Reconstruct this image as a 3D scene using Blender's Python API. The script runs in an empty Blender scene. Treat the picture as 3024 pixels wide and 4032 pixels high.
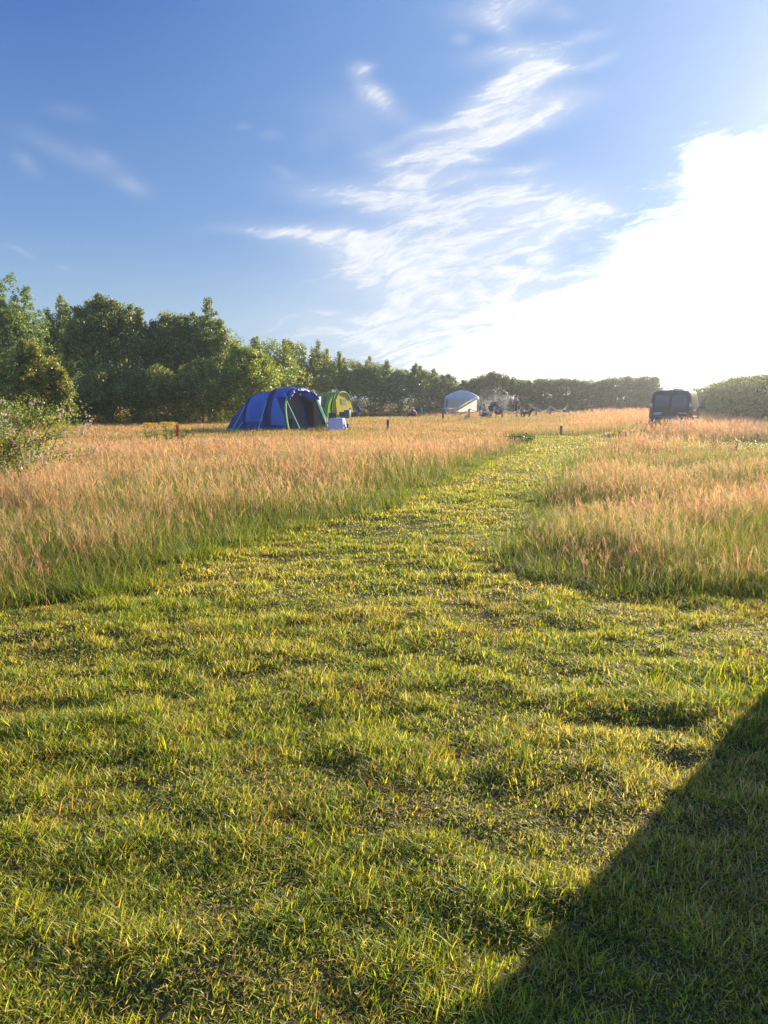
SKY_SAT, SKY_VAL, SKY_TINT, SKY_GAMMA, AUR = 1.4, .16, (.92, 1, 1.2, 1), .72, .05
HAZE, HAZE_G, EXPOSURE = 0.0007, .75, 1.48
CL_LO, CL_HI, CL_K, CL_V, CL_MAX, CL_VEIL, BANK_V = .30, 1.75, 4.2, .95, 1.25, .62, 1.7
K = 3024 / 1659.0
import bpy, bmesh, math, random
import numpy as np
from mathutils import Vector, Matrix
PI = math.pi
rng = np.random.default_rng(7)
random.seed(7)
scene = bpy.context.scene
COL = scene.collection

# ------------------------------------------------------------------ camera geometry used to lay the place out
FPX, PITCH, CAMZ = 3030.0, math.radians(8.42), 1.6
SP, CP = math.sin(PITCH), math.cos(PITCH)
def ray(px, py):
    u, v = px - 1512.0, py - 2016.0
    return u, FPX * CP - v * SP, -(FPX * SP + v * CP)
def at(px, py, Y):
    a, b, c = ray(px, py); t = Y / b
    return Vector((a * t, Y, CAMZ + c * t))
def gpt(px, py):
    a, b, c = ray(px, py); t = CAMZ / -c
    return (a * t, b * t)

# ------------------------------------------------------------------ noise
def vnoise(x, y, seed=0):
    x = np.asarray(x, float); y = np.asarray(y, float)
    xi = np.floor(x).astype(np.int64); yi = np.floor(y).astype(np.int64)
    xf = x - xi; yf = y - yi
    def h(a, b):
        n = (a * 374761393 + b * 668265263 + seed * 1442695041) & 0xFFFFFFFF
        n = ((n ^ (n >> 13)) * 1274126177) & 0xFFFFFFFF
        n = n ^ (n >> 16)
        return (n & 0xFFFF) / 65535.0
    sx = xf * xf * (3 - 2 * xf); sy = yf * yf * (3 - 2 * yf)
    a = h(xi, yi) * (1 - sx) + h(xi + 1, yi) * sx
    b = h(xi, yi + 1) * (1 - sx) + h(xi + 1, yi + 1) * sx
    return a * (1 - sy) + b * sy
def fbm(x, y, seed=0, oct=3):
    s = 0; a = 1; t = 0
    for i in range(oct):
        s = s + a * vnoise(x * 2 ** i, y * 2 ** i, seed + i * 17); t += a; a *= .5
    return s / t
def sstep(a, b, x):
    t = np.clip((x - a) / (b - a), 0, 1)
    return t * t * (3 - 2 * t)

def zground(x, y):
    d = np.hypot(x, y)
    k = 1 - sstep(10, 20, d)
    z = (fbm(x * 3.0, y * 3.9, 3, 2) - .5) * .066 + (fbm(x * .5, y * .5, 9, 2) - .5) * .07
    return z * k

# ------------------------------------------------------------------ object helpers
def tag(o, label=None, cat=None, group=None, kind=None):
    if label: o['label'] = label
    if cat: o['category'] = cat
    if group: o['group'] = group
    if kind: o['kind'] = kind
    return o
def empty(name, loc, rz=0, label=None, cat=None, group=None):
    o = bpy.data.objects.new(name, None); COL.objects.link(o)
    o.empty_display_size = .2
    o.location = loc; o.rotation_euler = (0, 0, rz)
    return tag(o, label, cat, group)
def link(name, me, mat, parent=None, loc=None, rz=0):
    if mat is not None: me.materials.append(mat)
    o = bpy.data.objects.new(name, me); COL.objects.link(o)
    if parent is not None: o.parent = parent
    if loc is not None: o.location = loc
    if rz: o.rotation_euler = (0, 0, rz)
    return o
def np_mesh(name, V, F, C=None, smooth=False):
    """V (n,3), F (m,k) faces of one size, C (n,3) colour of each point"""
    me = bpy.data.meshes.new(name)
    n, (m, k) = len(V), F.shape
    me.vertices.add(n); me.vertices.foreach_set('co', np.ascontiguousarray(V, np.float32).ravel())
    me.loops.add(m * k); me.loops.foreach_set('vertex_index', np.ascontiguousarray(F, np.int32).ravel())
    me.polygons.add(m); me.polygons.foreach_set('loop_start', np.arange(0, m * k, k, dtype=np.int32))
    if smooth: me.polygons.foreach_set('use_smooth', np.ones(m, bool))
    if C is not None:
        a = me.color_attributes.new('Col', 'FLOAT_COLOR', 'POINT')
        c4 = np.ones((n, 4), np.float32); c4[:, :3] = C
        a.data.foreach_set('color', c4.ravel())
    me.update(); me.validate()
    return me

class MB:
    def __init__(s): s.v = []; s.f = []
    def add(s, vs, fs):
        b = len(s.v); s.v += [tuple(p) for p in vs]; s.f += [tuple(i + b for i in f) for f in fs]; return s
    def box(s, c, size, rz=0, taper=1.0, M=None):
        x, y, z = size[0] / 2, size[1] / 2, size[2] / 2
        vs = []
        for sz, k in ((-z, 1), (z, taper)):
            for sx, sy in ((-x, -y), (x, -y), (x, y), (-x, y)): vs.append(Vector((sx * k, sy * k, sz)))
        R = Matrix.Rotation(rz, 3, 'Z') if M is None else M
        vs = [R @ p + Vector(c) for p in vs]
        return s.add(vs, [(0, 3, 2, 1), (4, 5, 6, 7), (0, 1, 5, 4), (1, 2, 6, 5), (2, 3, 7, 6), (3, 0, 4, 7)])
    def tube(s, pts, r, n=8, cap=True):
        pts = [Vector(p) for p in pts]; m = len(pts)
        rs = r if isinstance(r, (list, tuple)) else [r] * m
        vs = []; prev = None
        for i, p in enumerate(pts):
            d = (pts[min(i + 1, m - 1)] - pts[max(i - 1, 0)])
            d = d.normalized() if d.length > 1e-9 else Vector((0, 0, 1))
            ref = prev if prev is not None else (Vector((1, 0, 0)) if abs(d.x) < .9 else Vector((0, 1, 0)))
            a = (ref - d * ref.dot(d)); a = a.normalized() if a.length > 1e-6 else d.orthogonal().normalized()
            prev = a; b = d.cross(a)
            for k in range(n):
                t = 2 * PI * k / n
                vs.append(p + (a * math.cos(t) + b * math.sin(t)) * rs[i])
        fs = []
        for i in range(m - 1):
            for k in range(n):
                fs.append((i * n + k, i * n + (k + 1) % n, (i + 1) * n + (k + 1) % n, (i + 1) * n + k))
        if cap: fs.append(tuple(range(n - 1, -1, -1))); fs.append(tuple((m - 1) * n + k for k in range(n)))
        return s.add(vs, fs)
    def ell(s, c, r, nu=12, nv=8, zmin=-1.0, M=None):
        vs = []; fs = []
        t0 = math.asin(max(-1, zmin))
        for j in range(nv + 1):
            t = t0 + (PI / 2 - t0) * j / nv
            for i in range(nu):
                a = 2 * PI * i / nu
                p = Vector((r[0] * math.cos(t) * math.cos(a), r[1] * math.cos(t) * math.sin(a), r[2] * math.sin(t)))
                if M is not None: p = M @ p
                vs.append(p + Vector(c))
        for j in range(nv):
            for i in range(nu):
                fs.append((j * nu + i, j * nu + (i + 1) % nu, (j + 1) * nu + (i + 1) % nu, (j + 1) * nu + i))
        return s.add(vs, fs)
    def grid(s, P):
        """P: rows of points, open sheet"""
        n = len(P[0]); vs = [p for row in P for p in row]
        fs = [(i * n + k, i * n + k + 1, (i + 1) * n + k + 1, (i + 1) * n + k) for i in range(len(P) - 1) for k in range(n - 1)]
        return s.add(vs, fs)
    def loft(s, P, cap=True):
        """P: closed rings"""
        n = len(P[0]); vs = [p for row in P for p in row]
        fs = [(i * n + k, i * n + (k + 1) % n, (i + 1) * n + (k + 1) % n, (i + 1) * n + k) for i in range(len(P) - 1) for k in range(n)]
        if cap: fs.append(tuple(range(n - 1, -1, -1))); fs.append(tuple((len(P) - 1) * n + k for k in range(n)))
        return s.add(vs, fs)
    def build(s, name, mat, parent=None, smooth=True, loc=None, rz=0, bevel=0, solid=0, angle=40):
        me = bpy.data.meshes.new(name); me.from_pydata(s.v, [], s.f)
        bm = bmesh.new(); bm.from_mesh(me)
        bmesh.ops.recalc_face_normals(bm, faces=bm.faces)
        if bevel:
            es = [e for e in bm.edges if len(e.link_faces) == 2 and e.calc_face_angle(0) > .6]
            bmesh.ops.bevel(bm, geom=es, offset=bevel, segments=2, affect='EDGES', profile=.5, clamp_overlap=True)
        bm.to_mesh(me); bm.free()
        if smooth:
            me.polygons.foreach_set('use_smooth', np.ones(len(me.polygons), bool))
            me.set_sharp_from_angle(angle=math.radians(angle))
        o = link(name, me, mat, parent, loc, rz)
        if solid:
            m = o.modifiers.new('thick', 'SOLIDIFY'); m.thickness = solid; m.offset = 0
        return o

# ------------------------------------------------------------------ materials
def newmat(name):
    m = bpy.data.materials.new(name); m.use_nodes = True
    nt = m.node_tree; nt.nodes.clear()
    out = nt.nodes.new('ShaderNodeOutputMaterial')
    return m, nt, out
def N(nt, t, **kw):
    n = nt.nodes.new(t)
    for k, v in kw.items(): setattr(n, k, v)
    return n
def plain(name, col, rough=.6, metal=0, spec=.4, var=.18, scale=6, bump=0, bscale=40, translucent=0, tcol=None, coat=0, coords='Object'):
    m, nt, out = newmat(name); L = nt.links.new
    p = N(nt, 'ShaderNodeBsdfPrincipled')
    p.inputs['Roughness'].default_value = rough; p.inputs['Metallic'].default_value = metal
    p.inputs['Specular IOR Level'].default_value = spec; p.inputs['Coat Weight'].default_value = coat
    tc = N(nt, 'ShaderNodeTexCoord'); nz = N(nt, 'ShaderNodeTexNoise'); nz.inputs['Scale'].default_value = scale
    nz.inputs['Detail'].default_value = 5
    L(tc.outputs[coords], nz.inputs['Vector'])
    mr = N(nt, 'ShaderNodeMapRange'); mr.inputs['From Min'].default_value = .25; mr.inputs['From Max'].default_value = .75
    mr.inputs['To Min'].default_value = 1 - var; mr.inputs['To Max'].default_value = 1 + var
    L(nz.outputs['Fac'], mr.inputs['Value'])
    vm = N(nt, 'ShaderNodeVectorMath', operation='SCALE'); vm.inputs[0].default_value = col[:3]
    L(mr.outputs[0], vm.inputs['Scale']); L(vm.outputs[0], p.inputs['Base Color'])
    if bump:
        n2 = N(nt, 'ShaderNodeTexNoise'); n2.inputs['Scale'].default_value = bscale; n2.inputs['Detail'].default_value = 3
        L(tc.outputs[coords], n2.inputs['Vector'])
        b = N(nt, 'ShaderNodeBump'); b.inputs['Strength'].default_value = bump; b.inputs['Distance'].default_value = .02
        L(n2.outputs['Fac'], b.inputs['Height']); L(b.outputs[0], p.inputs['Normal'])
    if translucent:
        t = N(nt, 'ShaderNodeBsdfTranslucent'); t.inputs['Color'].default_value = (*(tcol or col)[:3], 1)
        mx = N(nt, 'ShaderNodeMixShader'); mx.inputs[0].default_value = translucent
        L(p.outputs[0], mx.inputs[1]); L(t.outputs[0], mx.inputs[2]); L(mx.outputs[0], out.inputs['Surface'])
    else: L(p.outputs[0], out.inputs['Surface'])
    return m
def leafmat(name, trans=.45, tint=(1.25, 1.2, .6), rough=.5, spec=.35):
    m, nt, out = newmat(name); L = nt.links.new
    at_ = N(nt, 'ShaderNodeAttribute'); at_.attribute_name = 'Col'
    p = N(nt, 'ShaderNodeBsdfPrincipled'); p.inputs['Roughness'].default_value = rough; p.inputs['Specular IOR Level'].default_value = spec
    L(at_.outputs['Color'], p.inputs['Base Color'])
    vm = N(nt, 'ShaderNodeVectorMath', operation='MULTIPLY'); vm.inputs[1].default_value = tint
    L(at_.outputs['Color'], vm.inputs[0])
    t = N(nt, 'ShaderNodeBsdfTranslucent'); L(vm.outputs[0], t.inputs['Color'])
    mx = N(nt, 'ShaderNodeMixShader'); mx.inputs[0].default_value = trans
    L(p.outputs[0], mx.inputs[1]); L(t.outputs[0], mx.inputs[2]); L(mx.outputs[0], out.inputs['Surface'])
    return m
M_GRASS = leafmat('grass blades', .55, (1.4, 1.3, .5))
M_MEADOW = leafmat('meadow stems', .5, (1.32, 1.12, .72), .6, .25)
M_LEAF = leafmat('tree leaves', .42, (1.3, 1.25, .5), .45, .4)
M_FLOWER = leafmat('petals', .4, (1.1, 1.0, 1.0), .7, .2)
M_BARK = plain('bark', (.12, .095, .07), .9, var=.35, scale=9, bump=.6)
# ================================================================== ground
def graded(lo, hi, fine, k):
    out = [0.0]; s = fine
    while out[-1] < hi: out.append(out[-1] + s); s = fine + k * out[-1]
    pos = np.array(out); out = [0.0]; s = fine
    while out[-1] > lo: out.append(out[-1] - s); s = fine - k * out[-1]
    return np.concatenate([np.array(out)[::-1][:-1], pos])
gx = graded(-900, 900, .05, .022); gy = graded(-300, 1500, .05, .014)
GX, GY = np.meshgrid(gx, gy); nx, ny = len(gx), len(gy)
V = np.stack([GX, GY, zground(GX, GY)], -1).reshape(-1, 3)
idx = np.arange(nx * ny).reshape(ny, nx)
F = np.stack([idx[:-1, :-1], idx[:-1, 1:], idx[1:, 1:], idx[1:, :-1]], -1).reshape(-1, 4)
m, nt, out = newmat('soil and thatch'); L = nt.links.new
p = N(nt, 'ShaderNodeBsdfPrincipled'); p.inputs['Roughness'].default_value = .95; p.inputs['Specular IOR Level'].default_value = .15
tc = N(nt, 'ShaderNodeTexCoord')
n1 = N(nt, 'ShaderNodeTexNoise'); n1.inputs['Scale'].default_value = 1.3; n1.inputs['Detail'].default_value = 6
n2 = N(nt, 'ShaderNodeTexNoise'); n2.inputs['Scale'].default_value = 45; n2.inputs['Detail'].default_value = 5
L(tc.outputs['Object'], n1.inputs['Vector']); L(tc.outputs['Object'], n2.inputs['Vector'])
cr = N(nt, 'ShaderNodeValToRGB'); e = cr.color_ramp.elements
e[0].position = .3; e[0].color = (.05, .055, .018, 1); e[1].position = .7; e[1].color = (.12, .092, .04, 1)
L(n1.outputs['Fac'], cr.inputs[0])
c2 = N(nt, 'ShaderNodeValToRGB'); e = c2.color_ramp.elements
e[0].position = .35; e[0].color = (.45, .45, .4, 1); e[1].position = .7; e[1].color = (1.35, 1.25, 1.0, 1)
L(n2.outputs['Fac'], c2.inputs[0])
mx = N(nt, 'ShaderNodeMix', data_type='RGBA', blend_type='MULTIPLY'); mx.inputs['Factor'].default_value = 1
L(cr.outputs[0], mx.inputs['A']); L(c2.outputs[0], mx.inputs['B']); L(mx.outputs['Result'], p.inputs['Base Color'])
b = N(nt, 'ShaderNodeBump'); b.inputs['Strength'].default_value = .8; b.inputs['Distance'].default_value = .02
L(n2.outputs['Fac'], b.inputs['Height']); L(b.outputs[0], p.inputs['Normal']); L(p.outputs[0], out.inputs['Surface'])
tag(link('ground', np_mesh('ground', V, F, smooth=True), m), 'level field of soil and thatch under the grass', 'ground', kind='structure')

# ================================================================== where grass is mown
def poly_in(x, y, P):
    r = np.zeros(x.shape, bool); j = len(P) - 1
    for i in range(len(P)):
        xi, yi = P[i]; xj, yj = P[j]
        c = ((yi > y) != (yj > y)) & (x < (xj - xi) * (y - yi) / (yj - yi + 1e-12) + xi)
        r ^= c; j = i
    return r

def gd(x, y): return gpt(x * K, y * K)
# the near lawn and the path, from the left edge round to the right edge (points read on the ground)
LEFT = [(-300, 1395), (0, 1340), (110, 1322), (200, 1292), (330, 1248), (430, 1205), (520, 1182), (640, 1142), (760, 1122), (830, 1092), (900, 1062), (960, 1034), (1060, 992), (1115, 966), (1128, 950), (1110, 944), (1125, 940)]
FAR = [(1200, 941), (1262, 943), (1330, 934), (1400, 925), (1480, 918), (1480, 924), (1400, 934)]
RIGHT = [(1343, 950), (1272, 982), (1212, 1026), (1172, 1074), (1138, 1126), (1114, 1176), (1097, 1215), (1092, 1252), (1130, 1262), (1250, 1276), (1400, 1284), (1659, 1294), (2100, 1304)]
LAWN = [gd(*q) for q in LEFT + FAR + RIGHT] + [(8, -6), (-8, -6)]
TRACK = [gd(*q) for q in [(1380, 958), (1500, 976), (1659, 988), (2000, 1004), (2000, 970), (1659, 956), (1500, 952)]]
PITCH_A = [gd(*q) for q in [(690, 910), (760, 908), (900, 905), (880, 899), (760, 898), (690, 898)]]
PITCH_B = [gd(*q) for q in [(430, 909), (480, 907), (490, 896), (330, 897), (330, 901)]]
def warp(x, y):
    a = 1.7 * np.clip(np.hypot(x, y) / 14, .5, 1.0)
    return x + (fbm(x * .9, y * .9, 21, 4) - .5) * a, y + (fbm(x * .9, y * .9, 31, 4) - .5) * a
def mown(x, y):
    wx, wy = warp(x, y)
    return poly_in(wx, wy, LAWN) | poly_in(wx, wy, TRACK) | poly_in(wx, wy, PITCH_A) | poly_in(wx, wy, PITCH_B)

def blades(P, h, w, yaw, lean, c0, c1, nseg=3, power=1.8, tip=.06, cmid=None):
    """ribbons: P (n,3) roots, lean (n,2) = sideways travel at the tip as a share of h"""
    n = len(P); t = np.linspace(0, 1, nseg + 1)
    ll = np.hypot(lean[:, 0], lean[:, 1]); up = 1 / np.sqrt(1 + .8 * ll * ll)
    side = np.stack([np.cos(yaw), np.sin(yaw), np.zeros(n)], -1)
    V = np.empty((n, nseg + 1, 2, 3), np.float32); C = np.empty((n, nseg + 1, 2, 3), np.float32)
    for k, tt in enumerate(t):
        c = P.copy()
        c[:, 0] += lean[:, 0] * h * tt ** power * up; c[:, 1] += lean[:, 1] * h * tt ** power * up
        c[:, 2] += h * up * (tt - .18 * ll * tt * tt * 0)
        ww = (w * ((1 - tt) ** .6 * (1 - tip) + tip))[:, None] * .5
        V[:, k, 0] = c - side * ww; V[:, k, 1] = c + side * ww
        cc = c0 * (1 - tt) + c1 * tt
        C[:, k, 0] = cc; C[:, k, 1] = cc
    b = (np.arange(n) * (nseg + 1) * 2)[:, None]
    q = np.concatenate([np.array([[2 * k, 2 * k + 1, 2 * k + 3, 2 * k + 2]]) for k in range(nseg)], 0)
    F = (b[:, :, None] + q[None]).reshape(-1, 4)
    return V.reshape(-1, 3), F, C.reshape(-1, 3)
class Soup:
    def __init__(s): s.V = []; s.F = []; s.C = []; s.n = 0
    def add(s, V, F, C):
        s.V.append(V.astype(np.float32)); s.F.append(F + s.n); s.C.append(C.astype(np.float32)); s.n += len(V)
    def mesh(s, name): return np_mesh(name, np.concatenate(s.V), np.concatenate(s.F), np.concatenate(s.C))
def mixc(cols, wts):
    """cols (k,3), wts (n,k) -> one of the colours for each row, picked by weight"""
    wts = np.maximum(wts, 0); cum = np.cumsum(wts / wts.sum(1, keepdims=True), 1)
    r = rng.random(len(wts))[:, None]
    i = np.minimum((r > cum).sum(1), len(cols) - 1)
    return np.asarray(cols)[i]
def jit(c, a): return np.clip(c * (1 + (rng.random((len(c), 1)) - .5) * 2 * a) * (1 + (rng.random(c.shape) - .5) * .24), 0, 1)
def ring(y0, y1, dens, edge=.60, pad=1.6):
    area = 2 * (edge * (y0 + y1) / 2 + pad) * (y1 - y0); n = int(area * dens)
    y = y0 + (y1 - y0) * rng.random(n); hw = edge * (y0 + y1) / 2 + pad
    x = (rng.random(n) * 2 - 1) * hw
    return x, y

# ------------------------------------------------------------------ mown grass
G_GREEN, G_YEL, G_STRAW, G_BROWN, G_DARK = (.165, .25, .022), (.46, .44, .045), (.60, .48, .17), (.42, .25, .075), (.07, .125, .02)
def lawn_blades(S, x, y, wmul, hmul, nseg):
    k = mown(x, y); x, y = x[k], y[k]
    # clumps: thin out the gaps between tufts
    cl = fbm(x * 5.5, y * 7.0, 41, 3) * .6 + fbm(x * 1.9, y * 2.6, 43, 2) * .4; keep = rng.random(len(x)) < sstep(.3, .55, cl) * .15 + .85
    x, y, cl = x[keep], y[keep], cl[keep]; n = len(x)
    if not n: return
    dry = fbm(x * .8, y * .9, 51, 3) + (rng.random(n) - .5) * .15
    dry2 = fbm(x * 3.1, y * 3.7, 57, 2)
    strip = sstep(9, 16, y) * .10
    lush = sstep(.5, .8, fbm(x * 1.6, y * 1.9, 61, 2))
    W = np.stack([1.15 - dry * .8 + lush * .8, 1.0 + strip * 4 + 0 * x, sstep(.42, .75, dry) * 1.0 + .22 + strip * 3, sstep(.55, .8, dry2) * .8 + .08, .3 + lush * .4], -1)
    c = jit(mixc([G_GREEN, G_YEL, G_STRAW, G_BROWN, G_DARK], W), .4)
    h = (.020 + .034 * rng.random(n) ** 1.5) * (.55 + .85 * sstep(.35, .65, cl)) * (1 + .5 * lush) * hmul
    lg = rng.random(n) < .025; h[lg] *= 1.8
    w = (.0028 + .0028 * rng.random(n)) * wmul
    a = rng.random(n) * 2 * PI; l = .35 + 2.2 * rng.random(n) ** 1.25
    lean = np.stack([np.cos(a) * l, np.sin(a) * l], -1)
    P = np.stack([x, y, zground(x, y) - .003], -1)
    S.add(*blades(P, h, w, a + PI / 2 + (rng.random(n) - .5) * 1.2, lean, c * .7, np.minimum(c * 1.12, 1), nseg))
S = Soup()
for y0, y1, dens, wm, hm, ns in ((.9, 2.6, 26000, 1.0, 1, 3), (2.6, 4, 18000, 1.15, 1, 3), (4, 6, 11000, 1.4, 1, 2), (6, 9, 4600, 2.0, 1, 2), (9, 14, 2100, 2.9, 1.05, 2), (14, 22, 900, 4.2, 1.1, 1), (22, 45, 300, 7, 1.25, 1), (45, 66, 70, 12, 1.6, 1)):
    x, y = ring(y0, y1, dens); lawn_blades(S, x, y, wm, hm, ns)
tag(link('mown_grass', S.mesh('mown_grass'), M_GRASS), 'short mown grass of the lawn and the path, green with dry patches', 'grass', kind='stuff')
# ------------------------------------------------------------------ dry cuttings lying on the mown lawn
S = Soup()
def straws(S, n, cx, cy, rx, ry, lmin=.05, lmax=.22):
    x = cx + rng.normal(0, rx, n); y = cy + rng.normal(0, ry, n)
    k = mown(x, y) & (y > 1); x, y = x[k], y[k]; n = len(x)
    if not n: return
    P = np.stack([x, y, zground(x, y) + .004 + .022 * rng.random(n) ** 2], -1)
    a = rng.random(n) * 2 * PI; l = np.full(n, 6.0); h = (lmin + (lmax - lmin) * rng.random(n) ** 2) / 4.8 * 1.0
    c = jit(np.tile(np.array([[.42, .33, .16]]), (n, 1)), .45)
    S.add(*blades(P, h, np.full(n, .0032) * (1 + y * .12), a + PI / 2, np.stack([np.cos(a) * l, np.sin(a) * l], -1), c, c, 2, 1.1))
for cx, cy, rx, ry, n in ((2.6, 5.7, .8, .22, 1500), (3.6, 5.6, .9, .3, 1500), (1.6, 5.6, .5, .25, 500), (2.9, 4.7, .9, .35, 900), (1.0, 4.4, .8, .4, 500), (-.2, 3.1, .35, .3, 200), (.3, 2.4, .5, .3, 200), (1.4, 2.3, .4, .4, 220), (-.9, 2.2, .2, .12, 160), (-2.4, 5.6, .6, .2, 500), (-1.2, 6.6, .5, .25, 400), (0, 5, 3, 2.4, 2500), (0, 2.6, 1.2, .8, 5000), (0, 4.2, 2, 1.2, 5000), (.4, 9, 1.8, 2.5, 2500)):
    straws(S, n, cx, cy, rx, ry)
tag(link('dry_cuttings', S.mesh('dry_cuttings'), M_MEADOW), 'dry grass cuttings scattered over the mown lawn', 'hay', kind='stuff')
# clover heads dotted through the lawn
S = Soup()
x, y = ring(1.6, 12, 1.5); k = mown(x, y) & (fbm(x * .9, y * .9, 77, 2) > .48); x, y = x[k], y[k]
for q in range(6):
    n = len(x); a = rng.random(n) * 2 * PI; l = .9 * np.ones(n)
    P = np.stack([x, y, zground(x, y) + .045], -1)
    c = jit(np.tile(np.array([[.5, .46, .38]]), (n, 1)), .2)
    S.add(*blades(P, np.full(n, .011), np.full(n, .006), a + PI / 2, np.stack([np.cos(a) * l, np.sin(a) * l], -1), c, c, 1, 1, .6))
tag(link('clover_flowers', S.mesh('clover_flowers'), M_FLOWER), 'tiny white clover heads dotted through the mown lawn', 'flowers', kind='stuff')

# ------------------------------------------------------------------ meadow
S = Soup()
R_PINK, R_ORNG, R_STRAW, R_BUFF = (.53, .29, .205), (.56, .33, .18), (.54, .43, .215), (.48, .38, .24)
def edge_dist(x, y):
    """rough share of mown ground around a point: 1 beside the lawn, 0 deep in the meadow"""
    s = 0
    for r in (.25 + .015 * y, .6 + .02 * y, 1.1 + .02 * y):
        for a in np.linspace(0, 2 * PI, 8, endpoint=False): s = s + mown(x + r * np.cos(a), y + r * np.sin(a))
    return np.minimum(1, s / 24.0 * 1.7)
def blocked(x, y):
    r = np.zeros(x.shape, bool)
    for (cx, cy, rr) in CLEAR: r |= (np.hypot(x - cx, y - cy) < rr)
    return r
def meadow(S, x, y, wm, lod):
    k = ~mown(x, y) & ~blocked(x, y); x, y = x[k], y[k]; n = len(x)
    if not n: return
    ed = edge_dist(x, y)
    tus = fbm(x * .55, y * .55, 81, 3); grn = fbm(x * .22 + 3, y * .28, 91, 3); patch = fbm(x * .35, y * .5, 101, 3)
    far = sstep(14, 26, y)
    green = np.clip(.12 + sstep(.46, .68, grn) * .8 + ed * 1.0 - far * .3 + sstep(-2.2, -5.5, x + .12 * y) * sstep(15, 8, y) * .35, 0, 1)
    # ---- leaves at the foot
    rep = 6 if lod < 1 else 3 if lod < 2 else 1
    xb = np.repeat(x, rep); yb = np.repeat(y, rep); nb = len(xb); green_, tus_, ed_ = np.repeat(green, rep), np.repeat(tus, rep), np.repeat(ed, rep)
    xb = xb + rng.normal(0, .07, nb); yb = yb + rng.normal(0, .07, nb)
    kk = ~mown(xb, yb)
    xb, yb = xb[kk], yb[kk]; gb = green_[kk]; tb = tus_[kk]; m_ = len(xb)
    hb = (.10 + .32 * rng.random(m_) ** 1.2) * (.45 + 1.1 * tb) * (1 - .4 * ed_[kk])
    a = rng.random(m_) * 2 * PI; l = .25 + .9 * rng.random(m_)
    W = np.stack([.8 + gb * 1.5, .75 + .3 * gb, .45 - .25 * gb, .12 + 0 * gb], -1)
    cb = jit(mixc([(.13, .20, .025), (.26, .28, .05), (.42, .35, .15), (.24, .17, .08)], W), .35)
    P = np.stack([xb, yb, zground(xb, yb) - .01], -1)
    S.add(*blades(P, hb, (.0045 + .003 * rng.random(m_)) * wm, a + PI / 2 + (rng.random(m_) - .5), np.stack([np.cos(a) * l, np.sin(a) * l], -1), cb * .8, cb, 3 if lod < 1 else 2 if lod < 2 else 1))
    # ---- flowering stems
    ks = (rng.random(n) > ed * .9) & (rng.random(n) < (.05 + 1.0 * sstep(.38, .66, fbm(x * .8, y * 1.1, 121, 3))) * (1 - .35 * green) + .8 * far)
    x, y, green, tus, patch, ed = x[ks], y[ks], green[ks], tus[ks], patch[ks], ed[ks]; n = len(x)
    h = (.26 + .42 * rng.random(n)) * (.45 + 1.05 * tus) * (1 - .55 * ed * rng.random(n))
    h *= 1 - (.52 * sstep(17, 26, y) * sstep(.30, .22, x / np.maximum(y, 1)) * (1 - sstep(58, 66, y) * .5) * (1 + .2 * sstep(38, 46, y)))
    h *= 1 - .25 * sstep(23, 27, y) * sstep(38, 36, y) * sstep(-11, -8, x) * sstep(1, -1.5, x)
    h *= 1 - .5 * sstep(13, 17, y) * sstep(22, 20, y) * sstep(3.5, 6, x)
    h *= 1 - .22 * sstep(0, 1.5, x) * sstep(20, 12, y)
    h *= 1 - .45 * sstep(.62, .7, fbm(x * .9, y * 1.3, 111, 2)) * sstep(14, 9, y)
    a = rng.normal(2.6, 1.6, n); l = .08 + .5 * rng.random(n) ** 1.4; bent = rng.random(n) < .16; l[bent] += .4 + 1.0 * rng.random(bent.sum())
    lean = np.stack([np.cos(a) * l, np.sin(a) * l], -1)
    pk = sstep(.42, .58, patch * .6 + .4 * fbm(x * 1.1, y * 1.4, 141, 2))
    W = np.stack([.15 + pk * 1.1 + .6 * sstep(13, 26, y), .16 + .65 * sstep(13, 26, y), .34 + .4 * green, .6 + .3 * green], -1)
    ch = jit(mixc([R_PINK, R_ORNG, R_STRAW, R_BUFF], W), .25)
    cs = jit(mixc([(.40, .30, .11), (.24, .24, .06), (.42, .24, .13)], np.stack([.55 + 0 * h, .2 + .8 * green, .6 + pk * .4], -1)), .25)
    P = np.stack([x, y, zground(x, y)], -1)
    yaw = rng.random(n) * PI
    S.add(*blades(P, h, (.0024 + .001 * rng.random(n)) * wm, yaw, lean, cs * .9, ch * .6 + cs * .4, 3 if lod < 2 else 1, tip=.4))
    # ---- seed heads: loose sprays (bents) or tight spikes (fog, timothy)
    up = 1 / np.sqrt(1 + .8 * l * l)
    def on_stem(t): return P + np.stack([lean[:, 0] * h * t ** 1.8 * up, lean[:, 1] * h * t ** 1.8 * up, h * up * t], -1)
    spike = rng.random(n) < (.12, .2, .3)[lod]
    m1 = spike
    if m1.any():
        Q = on_stem(np.full(n, .80))[m1]; hh = (h * .23)[m1]
        dl = lean[m1] * 1.4
        nn = m1.sum(); cc = np.minimum(ch[m1] * 1.12, 1)
        for rot in ((0, PI / 2) if lod < 1 else (0,)):
            V, F, C = blades(Q, hh, (.007 if lod < 2 else .009) * (1 + 0 * hh) * (wm ** .75), yaw[m1] + rot, dl, cc * .85, cc, 2, 1.1, .25)
            S.add(V, F, C)
    m2 = ~spike; nn = m2.sum()
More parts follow.
